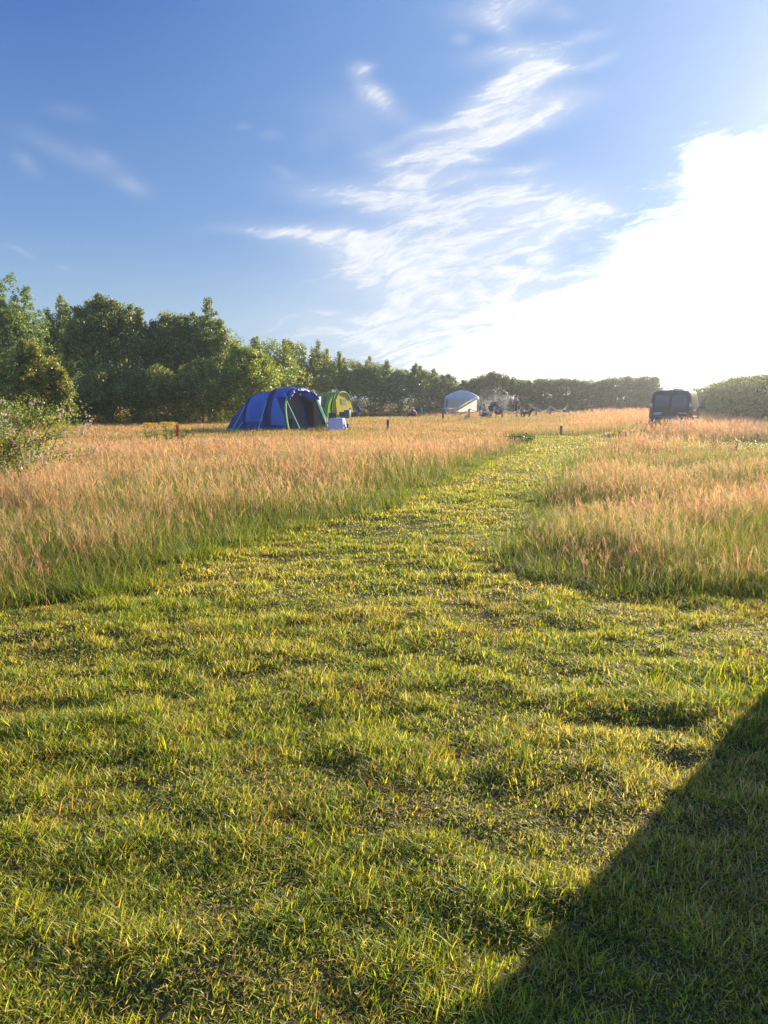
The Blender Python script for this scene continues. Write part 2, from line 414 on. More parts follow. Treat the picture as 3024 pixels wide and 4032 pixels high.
    if nn:
        ns = (15, 7, 2)[lod]
        for j in range(ns):
            t = np.full(n, .66 + .33 * (j + .5) / ns) + (rng.random(n) - .5) * .05
            Q = on_stem(t)[m2]; a2 = rng.random(nn) * 2 * PI
            r = .45 + 1.0 * rng.random(nn); hl = (h[m2] * (.16 - .07 * j / ns)) * (1.0 if lod < 2 else 1.5)
            S.add(*blades(Q, hl, (.0026, .0044, .0072)[lod] * (.7 + .6 * rng.random(nn)) * wm ** .85, a2 + PI / 2, np.stack([np.cos(a2) * r, np.sin(a2) * r], -1) + lean[m2], ch[m2] * .95, np.minimum(ch[m2] * 1.1, 1), 1, 1.2, .35))
CLEAR = []
def tufts(S, n):
    """lush unmown tufts spilling over the border of the lawn"""
    y = 5 + 26 * rng.random(n * 40) ** 1.5; x = (rng.random(n * 40) * 2 - 1) * (.6 * y + 1.5)
    k = mown(x, y); x, y = x[k], y[k]; ed = edge_dist(x, y); k = (ed < .93); x, y = x[k][:n], y[k][:n]
    for cx, cy in zip(x, y):
        m_ = int(90 / (1 + cy * .05)); r = .07 + .12 * rng.random(); hh = (.07 + .17 * rng.random() ** 1.3) * (.7 if cx > .4 else 1)
        px, py = cx + rng.normal(0, r, m_), cy + rng.normal(0, r * .8, m_)
        a = np.arctan2(py - cy, px - cx) + rng.normal(0, .7, m_); l = .3 + 1.1 * rng.random(m_)
        c = jit(mixc([(.13, .22, .022), (.24, .30, .04), (.40, .33, .13)], np.tile([1, .6 + .4 * rng.random(), .7 * rng.random() ** 2], (m_, 1))), .35)
        P = np.stack([px, py, zground(px, py) - .005], -1)
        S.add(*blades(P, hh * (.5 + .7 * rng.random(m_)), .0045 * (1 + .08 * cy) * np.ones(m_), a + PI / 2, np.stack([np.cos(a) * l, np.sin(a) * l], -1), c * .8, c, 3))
# ================================================================== trees, bushes, hedges
leaf_gain = 2.0; leaf_tint = (1.08, 1.03, .88)
def leaf_soup(C_, N_, size, cols, wts=None, droop=.3, fold=.25, flat=0.0):
    """one small pointed leaf (two faces) per centre; N_ = outward direction that biases the leaf's facing"""
    n = len(C_)
    d = rng.normal(0, 1, (n, 3)); d[:, 2] -= droop; d += N_ * .35
    d /= np.linalg.norm(d, axis=1, keepdims=True)
    nr = rng.normal(0, 1, (n, 3)) + N_ * .9 + np.array([0, 0, .4])
    s = np.cross(d, nr); s /= np.linalg.norm(s, axis=1, keepdims=True) + 1e-9
    nn = np.cross(s, d)
    L_ = (size * (.65 + .7 * rng.random(n)))[:, None]; w = L_ * .34
    V = np.stack([C_ - d * L_ * .5, C_ + s * w - nn * w * fold, C_ + d * L_ * .5, C_ - s * w - nn * w * fold], 1).reshape(-1, 3)
    F = np.arange(n * 4).reshape(n, 4)
    c = jit(mixc(cols, np.tile(np.asarray(wts if wts is not None else np.ones(len(cols))), (n, 1))), .28); c = np.minimum(c * leaf_gain * np.array(leaf_tint), 1)
    return V, F, np.repeat(c, 4, 0)
def limbs(mb, base, H, W, n, trunk_r, lean=(0, 0), low=.15, spread=.8):
    """tapered trunk and limbs; returns tips"""
    base = Vector(base); top = base + Vector((lean[0], lean[1], H * .86)); tips = []
    pts = [base.lerp(top, t) + Vector((random.uniform(-.12, .12), random.uniform(-.12, .12), 0)) * (H * .12 if 0 < t < 1 else 0) for t in (0, .25, .5, .75, 1)]
    mb.tube(pts, [trunk_r * k for k in (1, .8, .58, .36, .1)], 7)
    for i in range(n):
        t = low + (.92 - low) * (i + random.random()) / n
        k = min(3, int(t * 4)); p = pts[k].lerp(pts[k + 1], t * 4 - k)
        a = i * 2.4 + random.uniform(-.5, .5); r = W * .5 * spread * (1 - .55 * t) * random.uniform(.65, 1.05)
        e = p + Vector((math.cos(a) * r, math.sin(a) * r, r * random.uniform(.4, 1.2)))
        mid = p.lerp(e, .5) + Vector((0, 0, -.06 * r))
        mb.tube([p, mid, e], [trunk_r * .42 * (1 - .6 * t), trunk_r * .25 * (1 - .6 * t), trunk_r * .06], 5)
        tips.append(e)
    return tips
GREENS = dict(
    willow=([(.065, .090, .022), (.10, .12, .028), (.17, .155, .045), (.05, .07, .02)], [1, 1, .9, .5]),
    poplar=([(.060, .10, .032), (.10, .14, .05), (.13, .15, .06)], [1, 1, .7]),
    hawth=([(.06, .09, .018), (.11, .13, .025), (.17, .15, .035), (.22, .13, .05)], [1, 1, .7, .25]),
    hazel=([(.055, .095, .018), (.10, .14, .022), (.20, .20, .025), (.30, .26, .03)], [1, 1, .55, .25]),
    hedge=([(.045, .075, .02), (.075, .105, .026), (.12, .125, .035), (.17, .14, .05)], [1, 1, .6, .2]),
    sallow=([(.055, .085, .026), (.09, .12, .035), (.15, .16, .045), (.2, .19, .06)], [1, 1, .7, .2]))
def SPW(cs, nclump, nmain):
    w_ = np.full(len(cs) - nclump, .075); w_[:nmain] = .13
    return w_
def crown_points(H, W, D, n, prof, nclump, clump, low=.0, seed=None, shell=.55, spires=(), nsp=0):
    """leaf centres gathered in clumps over the outer part of a crown; prof(t) = half-width share at height share t"""
    cs = []; 
    while len(cs) < nclump:
        t = low + (1 - low) * rng.random(); a = rng.random() * 2 * PI
        r = prof(t) * (rng.random() ** (.28 if rng.random() < .8 else 1.0)) * (.76 + .46 * rng.random())
        cs.append((math.cos(a) * r * W / 2, math.sin(a) * r * D / 2, t * H, clump * (.55 + .8 * rng.random()), a))
    mainsp_n = 0
    for si, (sx, sy, h0, h1, sr) in enumerate(spires):
        if si == nsp: mainsp_n = len(cs) - nclump
        m_ = max(14, int((h1 - h0) / (sr * (.05 if si < nsp else .16))))
        for i in range(m_):
            f = 1 - (1 - i / m_) ** .72; rr = sr * (1 - f) ** .7 * .62
            cs.append((sx + rng.normal(0, rr), sy + rng.normal(0, rr), h0 + (h1 - h0) * f, (.17 + .1 * rng.random() if si < nsp else .10 + sr * .16 * (1 - .6 * f)), rng.random() * 6.28))
    cs = np.array(cs); wt = cs[:, 3] ** 1.5; wt[nclump:] = SPW(cs, nclump, mainsp_n); wt /= wt.sum()
    i = rng.choice(len(cs), n, p=wt)
    o = rng.normal(0, 1, (n, 3)); o /= np.linalg.norm(o, axis=1, keepdims=True); o *= (rng.random((n, 1)) ** .45)
    P = cs[i, :3] + o * cs[i, 3:4] * np.array([1, 1, .8])
    Nn = np.stack([P[:, 0] / (W / 2), P[:, 1] / (D / 2), (P[:, 2] - H * .45) / (H / 2)], -1)
    Nn /= np.linalg.norm(Nn, axis=1, keepdims=True) + 1e-6
    P[:, 2] = np.maximum(P[:, 2], .05)
    return P, Nn
def round_prof(p=.55, b=.45): return lambda t: max(.08, (1 - abs((t - p) / (1 - p if t > p else p)) ** 2.2) ** .55 if t > p else b + (1 - b) * (t / p) ** .6)
def tree(name, x, y, H, W, kind, n, leaf, label, cat='tree', group=None, prof=None, nclump=90, clump=.8, spires=(), trunk_r=.16, D=None, low=.02, nl=10, shell=.55, droop=.3):
    t = empty(name, (x, y, 0), 0, label, cat, group)
    prof = prof or round_prof(); D = D or W
    shoots = []
    for i in range(int(16 + W * 7)):
        a = rng.random() * 6.28; r = rng.random() ** .6 * .92
        hh = H * (1 - .55 * r ** 2.4) * (.9 + .1 * rng.random())
        shoots.append((math.cos(a) * r * W / 2, math.sin(a) * r * D / 2, hh * .70, hh * (.98 + .13 * rng.random() ** 1.5), .45 + .4 * rng.random()))
    mainsp = spires; spires = list(spires) + shoots
    mb = MB(); tips = limbs(mb, (0, 0, -.05), H, W, nl, trunk_r)
    for (sx, sy, h0, h1, sr) in mainsp: mb.tube([(sx * .5, sy * .5, h0 * .35), (sx, sy, h0), (sx, sy, h0 + (h1 - h0) * .55)], [trunk_r * .5, trunk_r * .2, .012], 5)
    mb.build('trunk', M_BARK, t)
    P, Nn = crown_points(H, W, D, int(n * 2.4), prof, int(nclump * 1.7), clump * .78, low, shell=shell, spires=spires, nsp=len(mainsp))
    cols, wts = GREENS[kind]
    Vv, Ff, Cc = leaf_soup(P, Nn, leaf * .85, cols, wts, droop)
    # a thicket of bare inner twigs keeps the middle of the crown from being empty
    link('crown', np_mesh('crown', Vv, Ff, Cc), M_LEAF, t)
    return t
def from_px(px, top, Y): 
    p = at(px, top, Y); return p.x, p.z
# ---- the tall trees on the left, left to right
G1 = 'trees along the left side of the field'
def T(name, px, top, Y, wpx, **kw):
    x, H = from_px(px, top, Y); W = wpx / 3063 * Y * (1.2 if H > 6 else 1)
    sp = kw.pop('sp', ()); spires = []
    for (sx, stop, h0, sr) in sp:
        xx, zz = from_px(sx, stop, Y); spires.append((xx - x, random.uniform(-.6, .2), h0, zz, sr))
    return tree(name, x, Y, H, W, spires=spires, **kw)
T('poplar_tree', -10, 1190, 52, 360, kind='poplar', n=24000, leaf=.15, label='tall pale tree with feathery upright leaders at the left end of the tree row', group=G1, prof=round_prof(.45, .8), nclump=130, clump=.75, sp=((62, 1068, 5, 1.5), (-40, 1085, 5, 1.4), (105, 1120, 5, 1.2), (20, 1100, 5.2, 1.3)), trunk_r=.2)
T('willow_tree', -330, 1200, 50, 340, kind='willow', n=20000, leaf=.14, label='dark willow beyond the pale poplar, at the near end of the tree row', group=G1, prof=round_prof(.42, .9), nclump=150, clump=.75, trunk_r=.22)
T('birch_tree', 235, 1235, 56, 200, kind='poplar', n=14000, leaf=.14, label='slim yellow green tree rising in a gap between two taller trees', group=G1, prof=round_prof(.45, .85), nclump=90, clump=.7, sp=((238, 1158, 5, .8), (265, 1190, 5, .8), (200, 1215, 4.5, .8)))
T('willow_tree', 410, 1192, 50, 345, kind='willow', n=36000, leaf=.14, label='broadest dark willow with a ragged rounded top in the middle of the tree row', group=G1, prof=round_prof(.42, .9), nclump=190, clump=.72, sp=((400, 1155, 5.5, .8), (455, 1180, 5.2, .8), (345, 1180, 5.3, .8), (510, 1195, 5, .8), (545, 1205, 4.4, .7), (310, 1205, 5, .7)), trunk_r=.24)
T('willow_tree', 665, 1250, 51, 215, kind='willow', n=20000, leaf=.14, label='lower olive willow with drooping outer branches, between the broad dark willow and the spired tree', group=G1, prof=round_prof(.42, .9), nclump=120, clump=.68, sp=((640, 1232, 4.5, .8), (700, 1245, 4.3, .7), (610, 1262, 4, .7)))
T('poplar_tree', 815, 1270, 52, 230, kind='sallow', n=24000, leaf=.14, label='tree with one slender spire sticking up above its grey green crown', group=G1, prof=round_prof(.42, .9), nclump=130, clump=.7, sp=((828, 1172, 4.6, .85), (765, 1228, 4.4, .75), (870, 1255, 4, .75), (735, 1240, 4.4, .7)))
T('sallow_bush', 968, 1382, 49, 260, kind='hazel', n=20000, leaf=.13, label='low yellow green bush sloping down behind the rear of the blue tent', cat='bush', group=G1, prof=round_prof(.4, .9), nclump=120, clump=.6, sp=((925, 1345, 3, .7), (1010, 1395, 2.6, .6)), trunk_r=.1)
T('hawthorn_bush', 100, 1368, 36, 320, kind='hawth', n=20000, leaf=.115, label='rounded hawthorn with rusty yellow leaf tips standing before the tall trees', cat='bush', prof=round_prof(.4, .8), nclump=110, clump=.42, sp=((95, 1338, 2.2, .35), (150, 1358, 2, .35), (225, 1430, 1.2, .4), (262, 1455, .9, .35)), trunk_r=.1)
G3 = 'dark shrubs along the foot of the tall trees'
for px, top, Y, w, lab in ((205, 1470, 46.5, 250, 'dark shrub at the foot of the trees just right of the rusty tipped hawthorn'), (430, 1440, 46, 270, 'dark shrub under the broad dark willow'), (610, 1450, 46.5, 250, 'dark shrub under the gap between the broad willow and the lower olive willow'), (790, 1425, 47, 250, 'dark shrub under the spired tree, left of the blue tent')):
    T('understorey_shrub', px, top, Y, w, kind='willow', n=9000, leaf=.13, label=lab, cat='shrub', group=G3, prof=round_prof(.35, .97), nclump=70, clump=.5, trunk_r=.06, nl=6)
# ---- thicket running back behind the tents
G2 = 'bushes of the thicket behind the tents'
BUSH = [(1055, 1335, 67, 230, 'hazel', 'high bush at the left end of the thicket, directly above the blue tent roof'),
 (1165, 1345, 71.5, 220, 'sallow', 'feathery topped bush above the gap between the two tents'),
 (1270, 1385, 72.5, 210, 'hazel', 'golden topped bush rising behind the green end of the yellow tent'),
 (1375, 1412, 74, 210, 'sallow', 'bush standing behind the yellow front of the far tent'),
 (1475, 1428, 75, 200, 'hedge', 'first bush to the right of the yellow tent, above the blue parasol'),
 (1570, 1444, 75.5, 190, 'sallow', 'rounded bush midway between the yellow tent and the pale gazebo'),
 (1660, 1452, 77, 180, 'sallow', 'dome topped bush above the crouching person in the white hat'),
 (1748, 1478, 78, 170, 'hedge', 'low bush immediately behind the left side of the pale gazebo'),
 (1825, 1502, 79, 140, 'sallow', 'lowest bush, behind the right side of the gazebo roof')]
for px, top, Y, w, kd, lab in BUSH:
    sp = tuple((px + random.uniform(-.42, .42) * w, top + random.uniform(-14, 12), 2.5, random.uniform(.45, .75)) for _ in range(5))
    T('sallow_bush', px, top + 14, Y, w * 1.25, kind=kd, n=11000, leaf=.16, label=lab, cat='bush', group=G2, prof=round_prof(.35, .95), nclump=90, clump=.62, sp=sp, trunk_r=.09, nl=7)
leaf_gain = 1.35
# ---- clipped hedges: a run of stems under one mass of leaf
def hedge(name, pts, hfun, depth, n, leaf, kind, label, stems=14):
    """pts: line on the ground; hfun(s) height along it"""
    o = empty(name, (pts[0][0], pts[0][1], 0), 0, label, 'hedge'); base = np.array([pts[0][0], pts[0][1], 0])
    A = np.array(pts, float); seg = np.linalg.norm(np.diff(A, axis=0), axis=1); cum = np.concatenate([[0], np.cumsum(seg)])
    def pos(s):
        d = s * cum[-1]; return np.stack([np.interp(d, cum, A[:, 0]), np.interp(d, cum, A[:, 1])], -1)
    for i in range(stems):
        mb = MB(); s = (i + .5) / stems; c = pos(np.array([s]))[0] - base[:2]; h = float(hfun(np.array([s]))[0])
        for k in range(3):
            a = random.uniform(0, 6.28)
            mb.tube([(c[0], c[1], -.05), (c[0] + .3 * math.cos(a), c[1] + .3 * math.sin(a), h * .45), (c[0] + .6 * math.cos(a), c[1] + .6 * math.sin(a), h * .85)], [.07, .045, .012], 5)
        mb.build('trunk', M_BARK, o)
    tn = A[-1] - A[0]; tn /= np.linalg.norm(tn); nr = np.array([tn[1], -tn[0]])
    # clumps on the faces and the top, a rough outline
    nc = int(cum[-1] * 95)
    s = rng.random(nc); h = hfun(s) * (.97 + .34 * (fbm(s * cum[-1] * .6, s * 0 + cum[-1], 131, 4) - .5)) * (1 - .35 * sstep(.955, 1, s)); q = rng.random(nc)
    face = rng.random(nc)
    off = np.where(face < .50, -1, np.where(face < .60, 1, rng.random(nc) * 2 - 1)) * depth / 2 * (.85 + .3 * rng.random(nc))
    z = np.where((np.abs(off) > depth * .4) | (face < .88), q ** .9 * h, h * (.93 + .08 * q))
    off = off * np.where(z > h * .8, .8, 1.0)
    c = np.concatenate([pos(s) + nr * off[:, None], z[:, None]], 1)
    end = (s < .0)
    rad = .22 + .30 * rng.random(nc)
    spr = rng.random(nc) < .10; c[spr, 2] += .25 * rng.random(spr.sum()); 
    i = rng.integers(0, nc, n); oo = rng.normal(0, 1, (n, 3)); oo /= np.linalg.norm(oo, axis=1, keepdims=True); oo *= rng.random((n, 1)) ** .45
    P = c[i] + oo * rad[i][:, None]; P[:, 2] = np.maximum(P[:, 2], .03)
    Nn = np.concatenate([np.sign(off[i])[:, None] * nr[None] * .8, np.full((n, 1), .4)], 1)
    cols, wts = GREENS[kind]
    Vv, Ff, Cc = leaf_soup(P - base, Nn, leaf, cols, wts)
    link('crown', np_mesh('crown', Vv, Ff, Cc), M_LEAF, o)
    return o
p0 = at(1872, 1568, 77); p1 = at(2562, 1568, 80)
hedge('hedge', [(p0.x, 77), ((p0.x + p1.x) / 2, 78.2), (p1.x, 80), (p1.x + 1.0, 82.5)], lambda s: 3.3 + .45 * sstep(.0, .05, s) * sstep(.2, .08, s) + .12 * np.sin(s * 9), 2.6, 150000, .125, 'hedge', 'long flat topped hedge closing the far end of the field')
# hedge on the right, growing taller towards the camera
q0 = at(2735, 1568, 76); q1 = at(2900, 1568, 56); q2 = at(3024, 1568, 45); q3 = at(3300, 1568, 36)
hedge('hedge', [(q0.x, 76), (q1.x, 56), (q2.x, 45), (q3.x, 36)], lambda s: 2.2 + .72 * sstep(.1, .75, s) + .18 * np.sin(s * 21), 2.8, 150000, .11, 'hedge', 'overgrown hedge on the right, rising towards the camera beyond the van', 18)

leaf_gain = 2.0
# ---- bramble at the left edge, pink flowers
bx, by = at(-85, 1600, 12.5).x, 12.5
br = empty('bramble_bush', (bx, by, 0), 0, 'straggling bramble bush with clusters of pale pink flowers at the left edge of the meadow', 'bush')
mb = MB(); LP = []; LN = []; FP = []
for i in range(120):
    a = rng.random() * 6.28; r = (.3 + .85 * rng.random()); hgt = (.6 + 1.25 * rng.random())
    ox, oy = rng.normal(0, .45, 2)
    p0_ = Vector((ox - .2, oy, 0)); p1_ = Vector((ox + math.cos(a) * r * .45 - .15, oy + math.sin(a) * r * .45, hgt)); p2_ = Vector((ox + math.cos(a) * r, oy + math.sin(a) * r, hgt * .82))
    pts = [p0_ * ((1 - t) ** 2) + p1_ * (2 * t * (1 - t)) * 1.0 + p2_ * t * t for t in np.linspace(0, 1, 7)]
    mb.tube(pts, [.008, .007, .006, .005, .004, .003, .002], 5)
    for t in np.linspace(.25, 1, 26):
        q = p0_ * ((1 - t) ** 2) + p1_ * (2 * t * (1 - t)) + p2_ * t * t
        for _ in range(6):
            LP.append(np.array(q) + rng.normal(0, .07, 3)); LN.append((0, -.3, .8))
    if rng.random() < .7:
        for _ in range(9): FP.append(np.array(p2_) + rng.normal(0, .055, 3) + np.array([0, 0, .04]))
mb.build('stem', plain('bramble stem', (.14, .09, .05), .7), br)
Vv, Ff, Cc = leaf_soup(np.array(LP), np.array(LN), .042, [(.06, .10, .02), (.10, .14, .03), (.17, .17, .04), (.16, .11, .05)], [1, 1, .5, .2])
link('foliage', np_mesh('foliage', Vv, Ff, Cc), M_LEAF, br)
leaf_gain = 1.0; leaf_tint = (1, 1, 1)
FP = np.repeat(np.array(FP), 5, 0) + rng.normal(0, .010, (len(FP) * 5, 3))
Vv, Ff, Cc = leaf_soup(FP, np.tile([0., -.5, .6], (len(FP), 1)), .032, [(.56, .40, .42), (.62, .50, .50), (.45, .33, .33)], [1, 1, .4])
link('blossom', np_mesh('blossom', Vv, Ff, Cc), M_FLOWER, br)

# ---- weeds one can tell apart
def weed(name, px, Y, h, n, leaf, cols, label, cat, spread, extra=None):
    x = at(px, 1600, Y).x
    o = empty(name, (x, Y, 0), 0, label, cat)
    mb = MB(); P = []
    for i in range(n):
        a = rng.random() * 6.28; r = spread * rng.random() ** .5; hh = h * (.6 + .4 * rng.random())
        b = Vector((math.cos(a) * r, math.sin(a) * r, 0)); t = b * 1.25 + Vector((0, 0, hh)); mb.tube([b, t], [.006, .003], 5)
        for k in range(22):
            f = .2 + .8 * rng.random(); P.append(np.array(b.lerp(t, f)) + rng.normal(0, .04, 3))
    mb.build('stem', plain(name + ' stem', (.16, .14, .05), .8), o)
    Vv, Ff, Cc = leaf_soup(np.array(P), np.tile([0., 0, .6], (len(P), 1)), leaf, cols)
    link('foliage', np_mesh('foliage', Vv, Ff, Cc), M_LEAF, o)
    if extra: 
        P = np.array([[math.cos(a) * r, math.sin(a) * r, h * z] for a, r, z in zip(rng.random(extra[0]) * 6.28, spread * 1.2 * rng.random(extra[0]) ** .5, .92 + .16 * rng.random(extra[0]))])
        Vv, Ff, Cc = leaf_soup(P, np.tile([0., 0, 1.0], (len(P), 1)), extra[1], extra[2]); link('blossom', np_mesh('blossom', Vv, Ff, Cc), M_FLOWER, o)
    return o
YEL = [(.62, .42, .02), (.55, .36, .03)]
weed('ragwort_plant', 590, 27.5, .68, 14, .05, [(.12, .15, .03)], 'yellow flowering ragwort farthest to the left of the red dock', 'plant', .22, (420, .035, YEL))
weed('ragwort_plant', 662, 27, .72, 16, .05, [(.12, .15, .03)], 'dull yellow flowering ragwort immediately left of the red dock stalk', 'plant', .26, (420, .035, YEL))
weed('ragwort_plant', 722, 25.5, .62, 9, .05, [(.12, .15, .03)], 'small patch of yellow ragwort to the right of the red dock stalk', 'plant', .2, (220, .035, YEL))
x = at(699, 1700, 25).x
o = empty('dock_plant', (x, 25, 0), 0, 'single rusty red dock stalk standing up out of the meadow', 'plant')
MB().tube([(0, 0, 0), (.02, 0, .5), (.0, .02, .80)], [.01, .008, .004], 6).build('stem', plain('dock stem', (.16, .06, .03), .8), o)
P = np.stack([rng.normal(0, .04, 420), rng.normal(0, .04, 420), .36 + .42 * rng.random(420)], -1)
P[:, :2] *= (1.3 - P[:, 2:3]) 
Vv, Ff, Cc = leaf_soup(P, np.tile([0., 0, .4], (420, 1)), .035, [(.26, .06, .025), (.34, .10, .04), (.18, .05, .02)]); link('seed_head', np_mesh('seed_head', Vv, Ff, Cc), M_LEAF, o)
weed('nettle_clump', 2045, 28.3, .30, 40, .07, [(.045, .09, .018), (.07, .12, .02)], 'dark green clump of nettles at the left edge of the far end of the path', 'plant', .45)
weed('dock_clump', 2905, 21.5, .62, 22, .045, [(.12, .07, .045), (.17, .09, .05), (.09, .08, .03)], 'brown seeding dock clump in the meadow on the right', 'plant', .55)
# ================================================================== tents
def fabric(name, col, trans=.35, tcol=None, rough=.55, bump=.25, spec=.2):
    return plain(name, col, rough, 0, spec, .14, 2.5, bump * 2, 6, trans, tcol or col)
F_BLUE = fabric('blue tent fabric', (.034, .085, .27), .30, (.035, .10, .34))
F_BLUE2 = fabric('light blue panel', (.10, .22, .54), .38, (.12, .27, .62))
F_NAVY = fabric('navy tent fabric', (.022, .032, .13), .12)
F_CRUMP = fabric('rolled blue canopy', (.045, .09, .38), .25, None, .38, .6, .4)
F_INNER = fabric('grey inner tent', (.26, .235, .21), .35, (.30, .26, .22))
F_MESH = fabric('dark mesh', (.035, .035, .042), .2)
F_LIME = plain('lime webbing', (.30, .62, .06), .6, var=.08, translucent=.3)
F_MINT = plain('mint guy line', (.22, .60, .35), .6, var=.05)
F_GREEN = fabric('green tent fabric', (.14, .32, .065), .35, (.18, .38, .07))
F_DKGREEN = fabric('dark green sleeve', (.045, .10, .035), .2)
F_YELLOW = fabric('yellow door fabric', (.72, .57, .004), .5, (.78, .62, .003), spec=.02)
F_WIN = plain('misted window film', (.20, .24, .16), .25, spec=.6, translucent=.4)
F_YWIN = plain('yellowed window film', (.26, .21, .04), .5, spec=.03, translucent=.4)
F_WHITE = fabric('white awning cloth', (.62, .64, .72), .4)
M_BLACK = plain('black plastic', (.018, .018, .02), .55)
M_GREY = plain('grey plastic', (.13, .14, .15), .55)

class Tunnel:
    def __init__(s, N_, th, W, prof):
        s.N = Vector(N_); s.a = Vector((-math.cos(th), math.sin(th), 0)); s.w = Vector((math.sin(th), math.cos(th), 0)); s.W = W; s.prof = prof
    def pt(s, q, t, off=0, wr=0):
        """q metres back from the front arch, t 0..1 over the arch from the near foot to the far foot"""
        qs = [p[0] for p in s.prof]
        h = float(np.interp(q, qs, [p[1] for p in s.prof])); wd = float(np.interp(q, qs, [p[2] for p in s.prof])); sh = float(np.interp(q, qs, [p[3] for p in s.prof]))
        a = PI * t; ca, sa = math.cos(a), math.sin(a)
        cx = -math.copysign(abs(ca) ** .78, ca) * wd / 2; cz = abs(sa) ** .72 * h
        k = cz / max(h, .01)
        if off:
            l = math.hypot(cx / (wd / 2), cz / max(h, .01)) or 1
            cx += off * cx / (wd / 2) / l; cz += off * k
        if wr:
            cxn = (fbm(np.array([q * 3.1]), np.array([t * 9.0]), 5, 3)[0] - .5) * wr
            cx += cxn * (-ca); cz += cxn * sa * .8
        return s.N + s.a * (q + sh * (1 - k)) + s.w * (s.W / 2 + cx) + Vector((0, 0, cz))
    def patch(s, q0, q1, t0, t1, off=0, nq=14, nt=28, wr=.03):
        return MB().grid([[s.pt(q0 + (q1 - q0) * i / nq, t0 + (t1 - t0) * k / nt, off, wr) for k in range(nt + 1)] for i in range(nq + 1)])
    def arch(s, q, off=.02, r=.05, t0=0, t1=1, n=26):
        return MB().tube([s.pt(q, t0 + (t1 - t0) * i / n, off) for i in range(n + 1)], r, 7)
    def strip(s, q0, q1, z0, z1, off, far=False, n=16):
        rows = []
        for i in range(n + 1):
            q = q0 + (q1 - q0) * i / n; p = s.pt(q, 1.0 if far else 0.0, 0); p = p + s.w * (off if far else -off)
            rows.append([p + Vector((0, 0, z0)), p + Vector((0, 0, z1))])
        return MB().grid(rows)

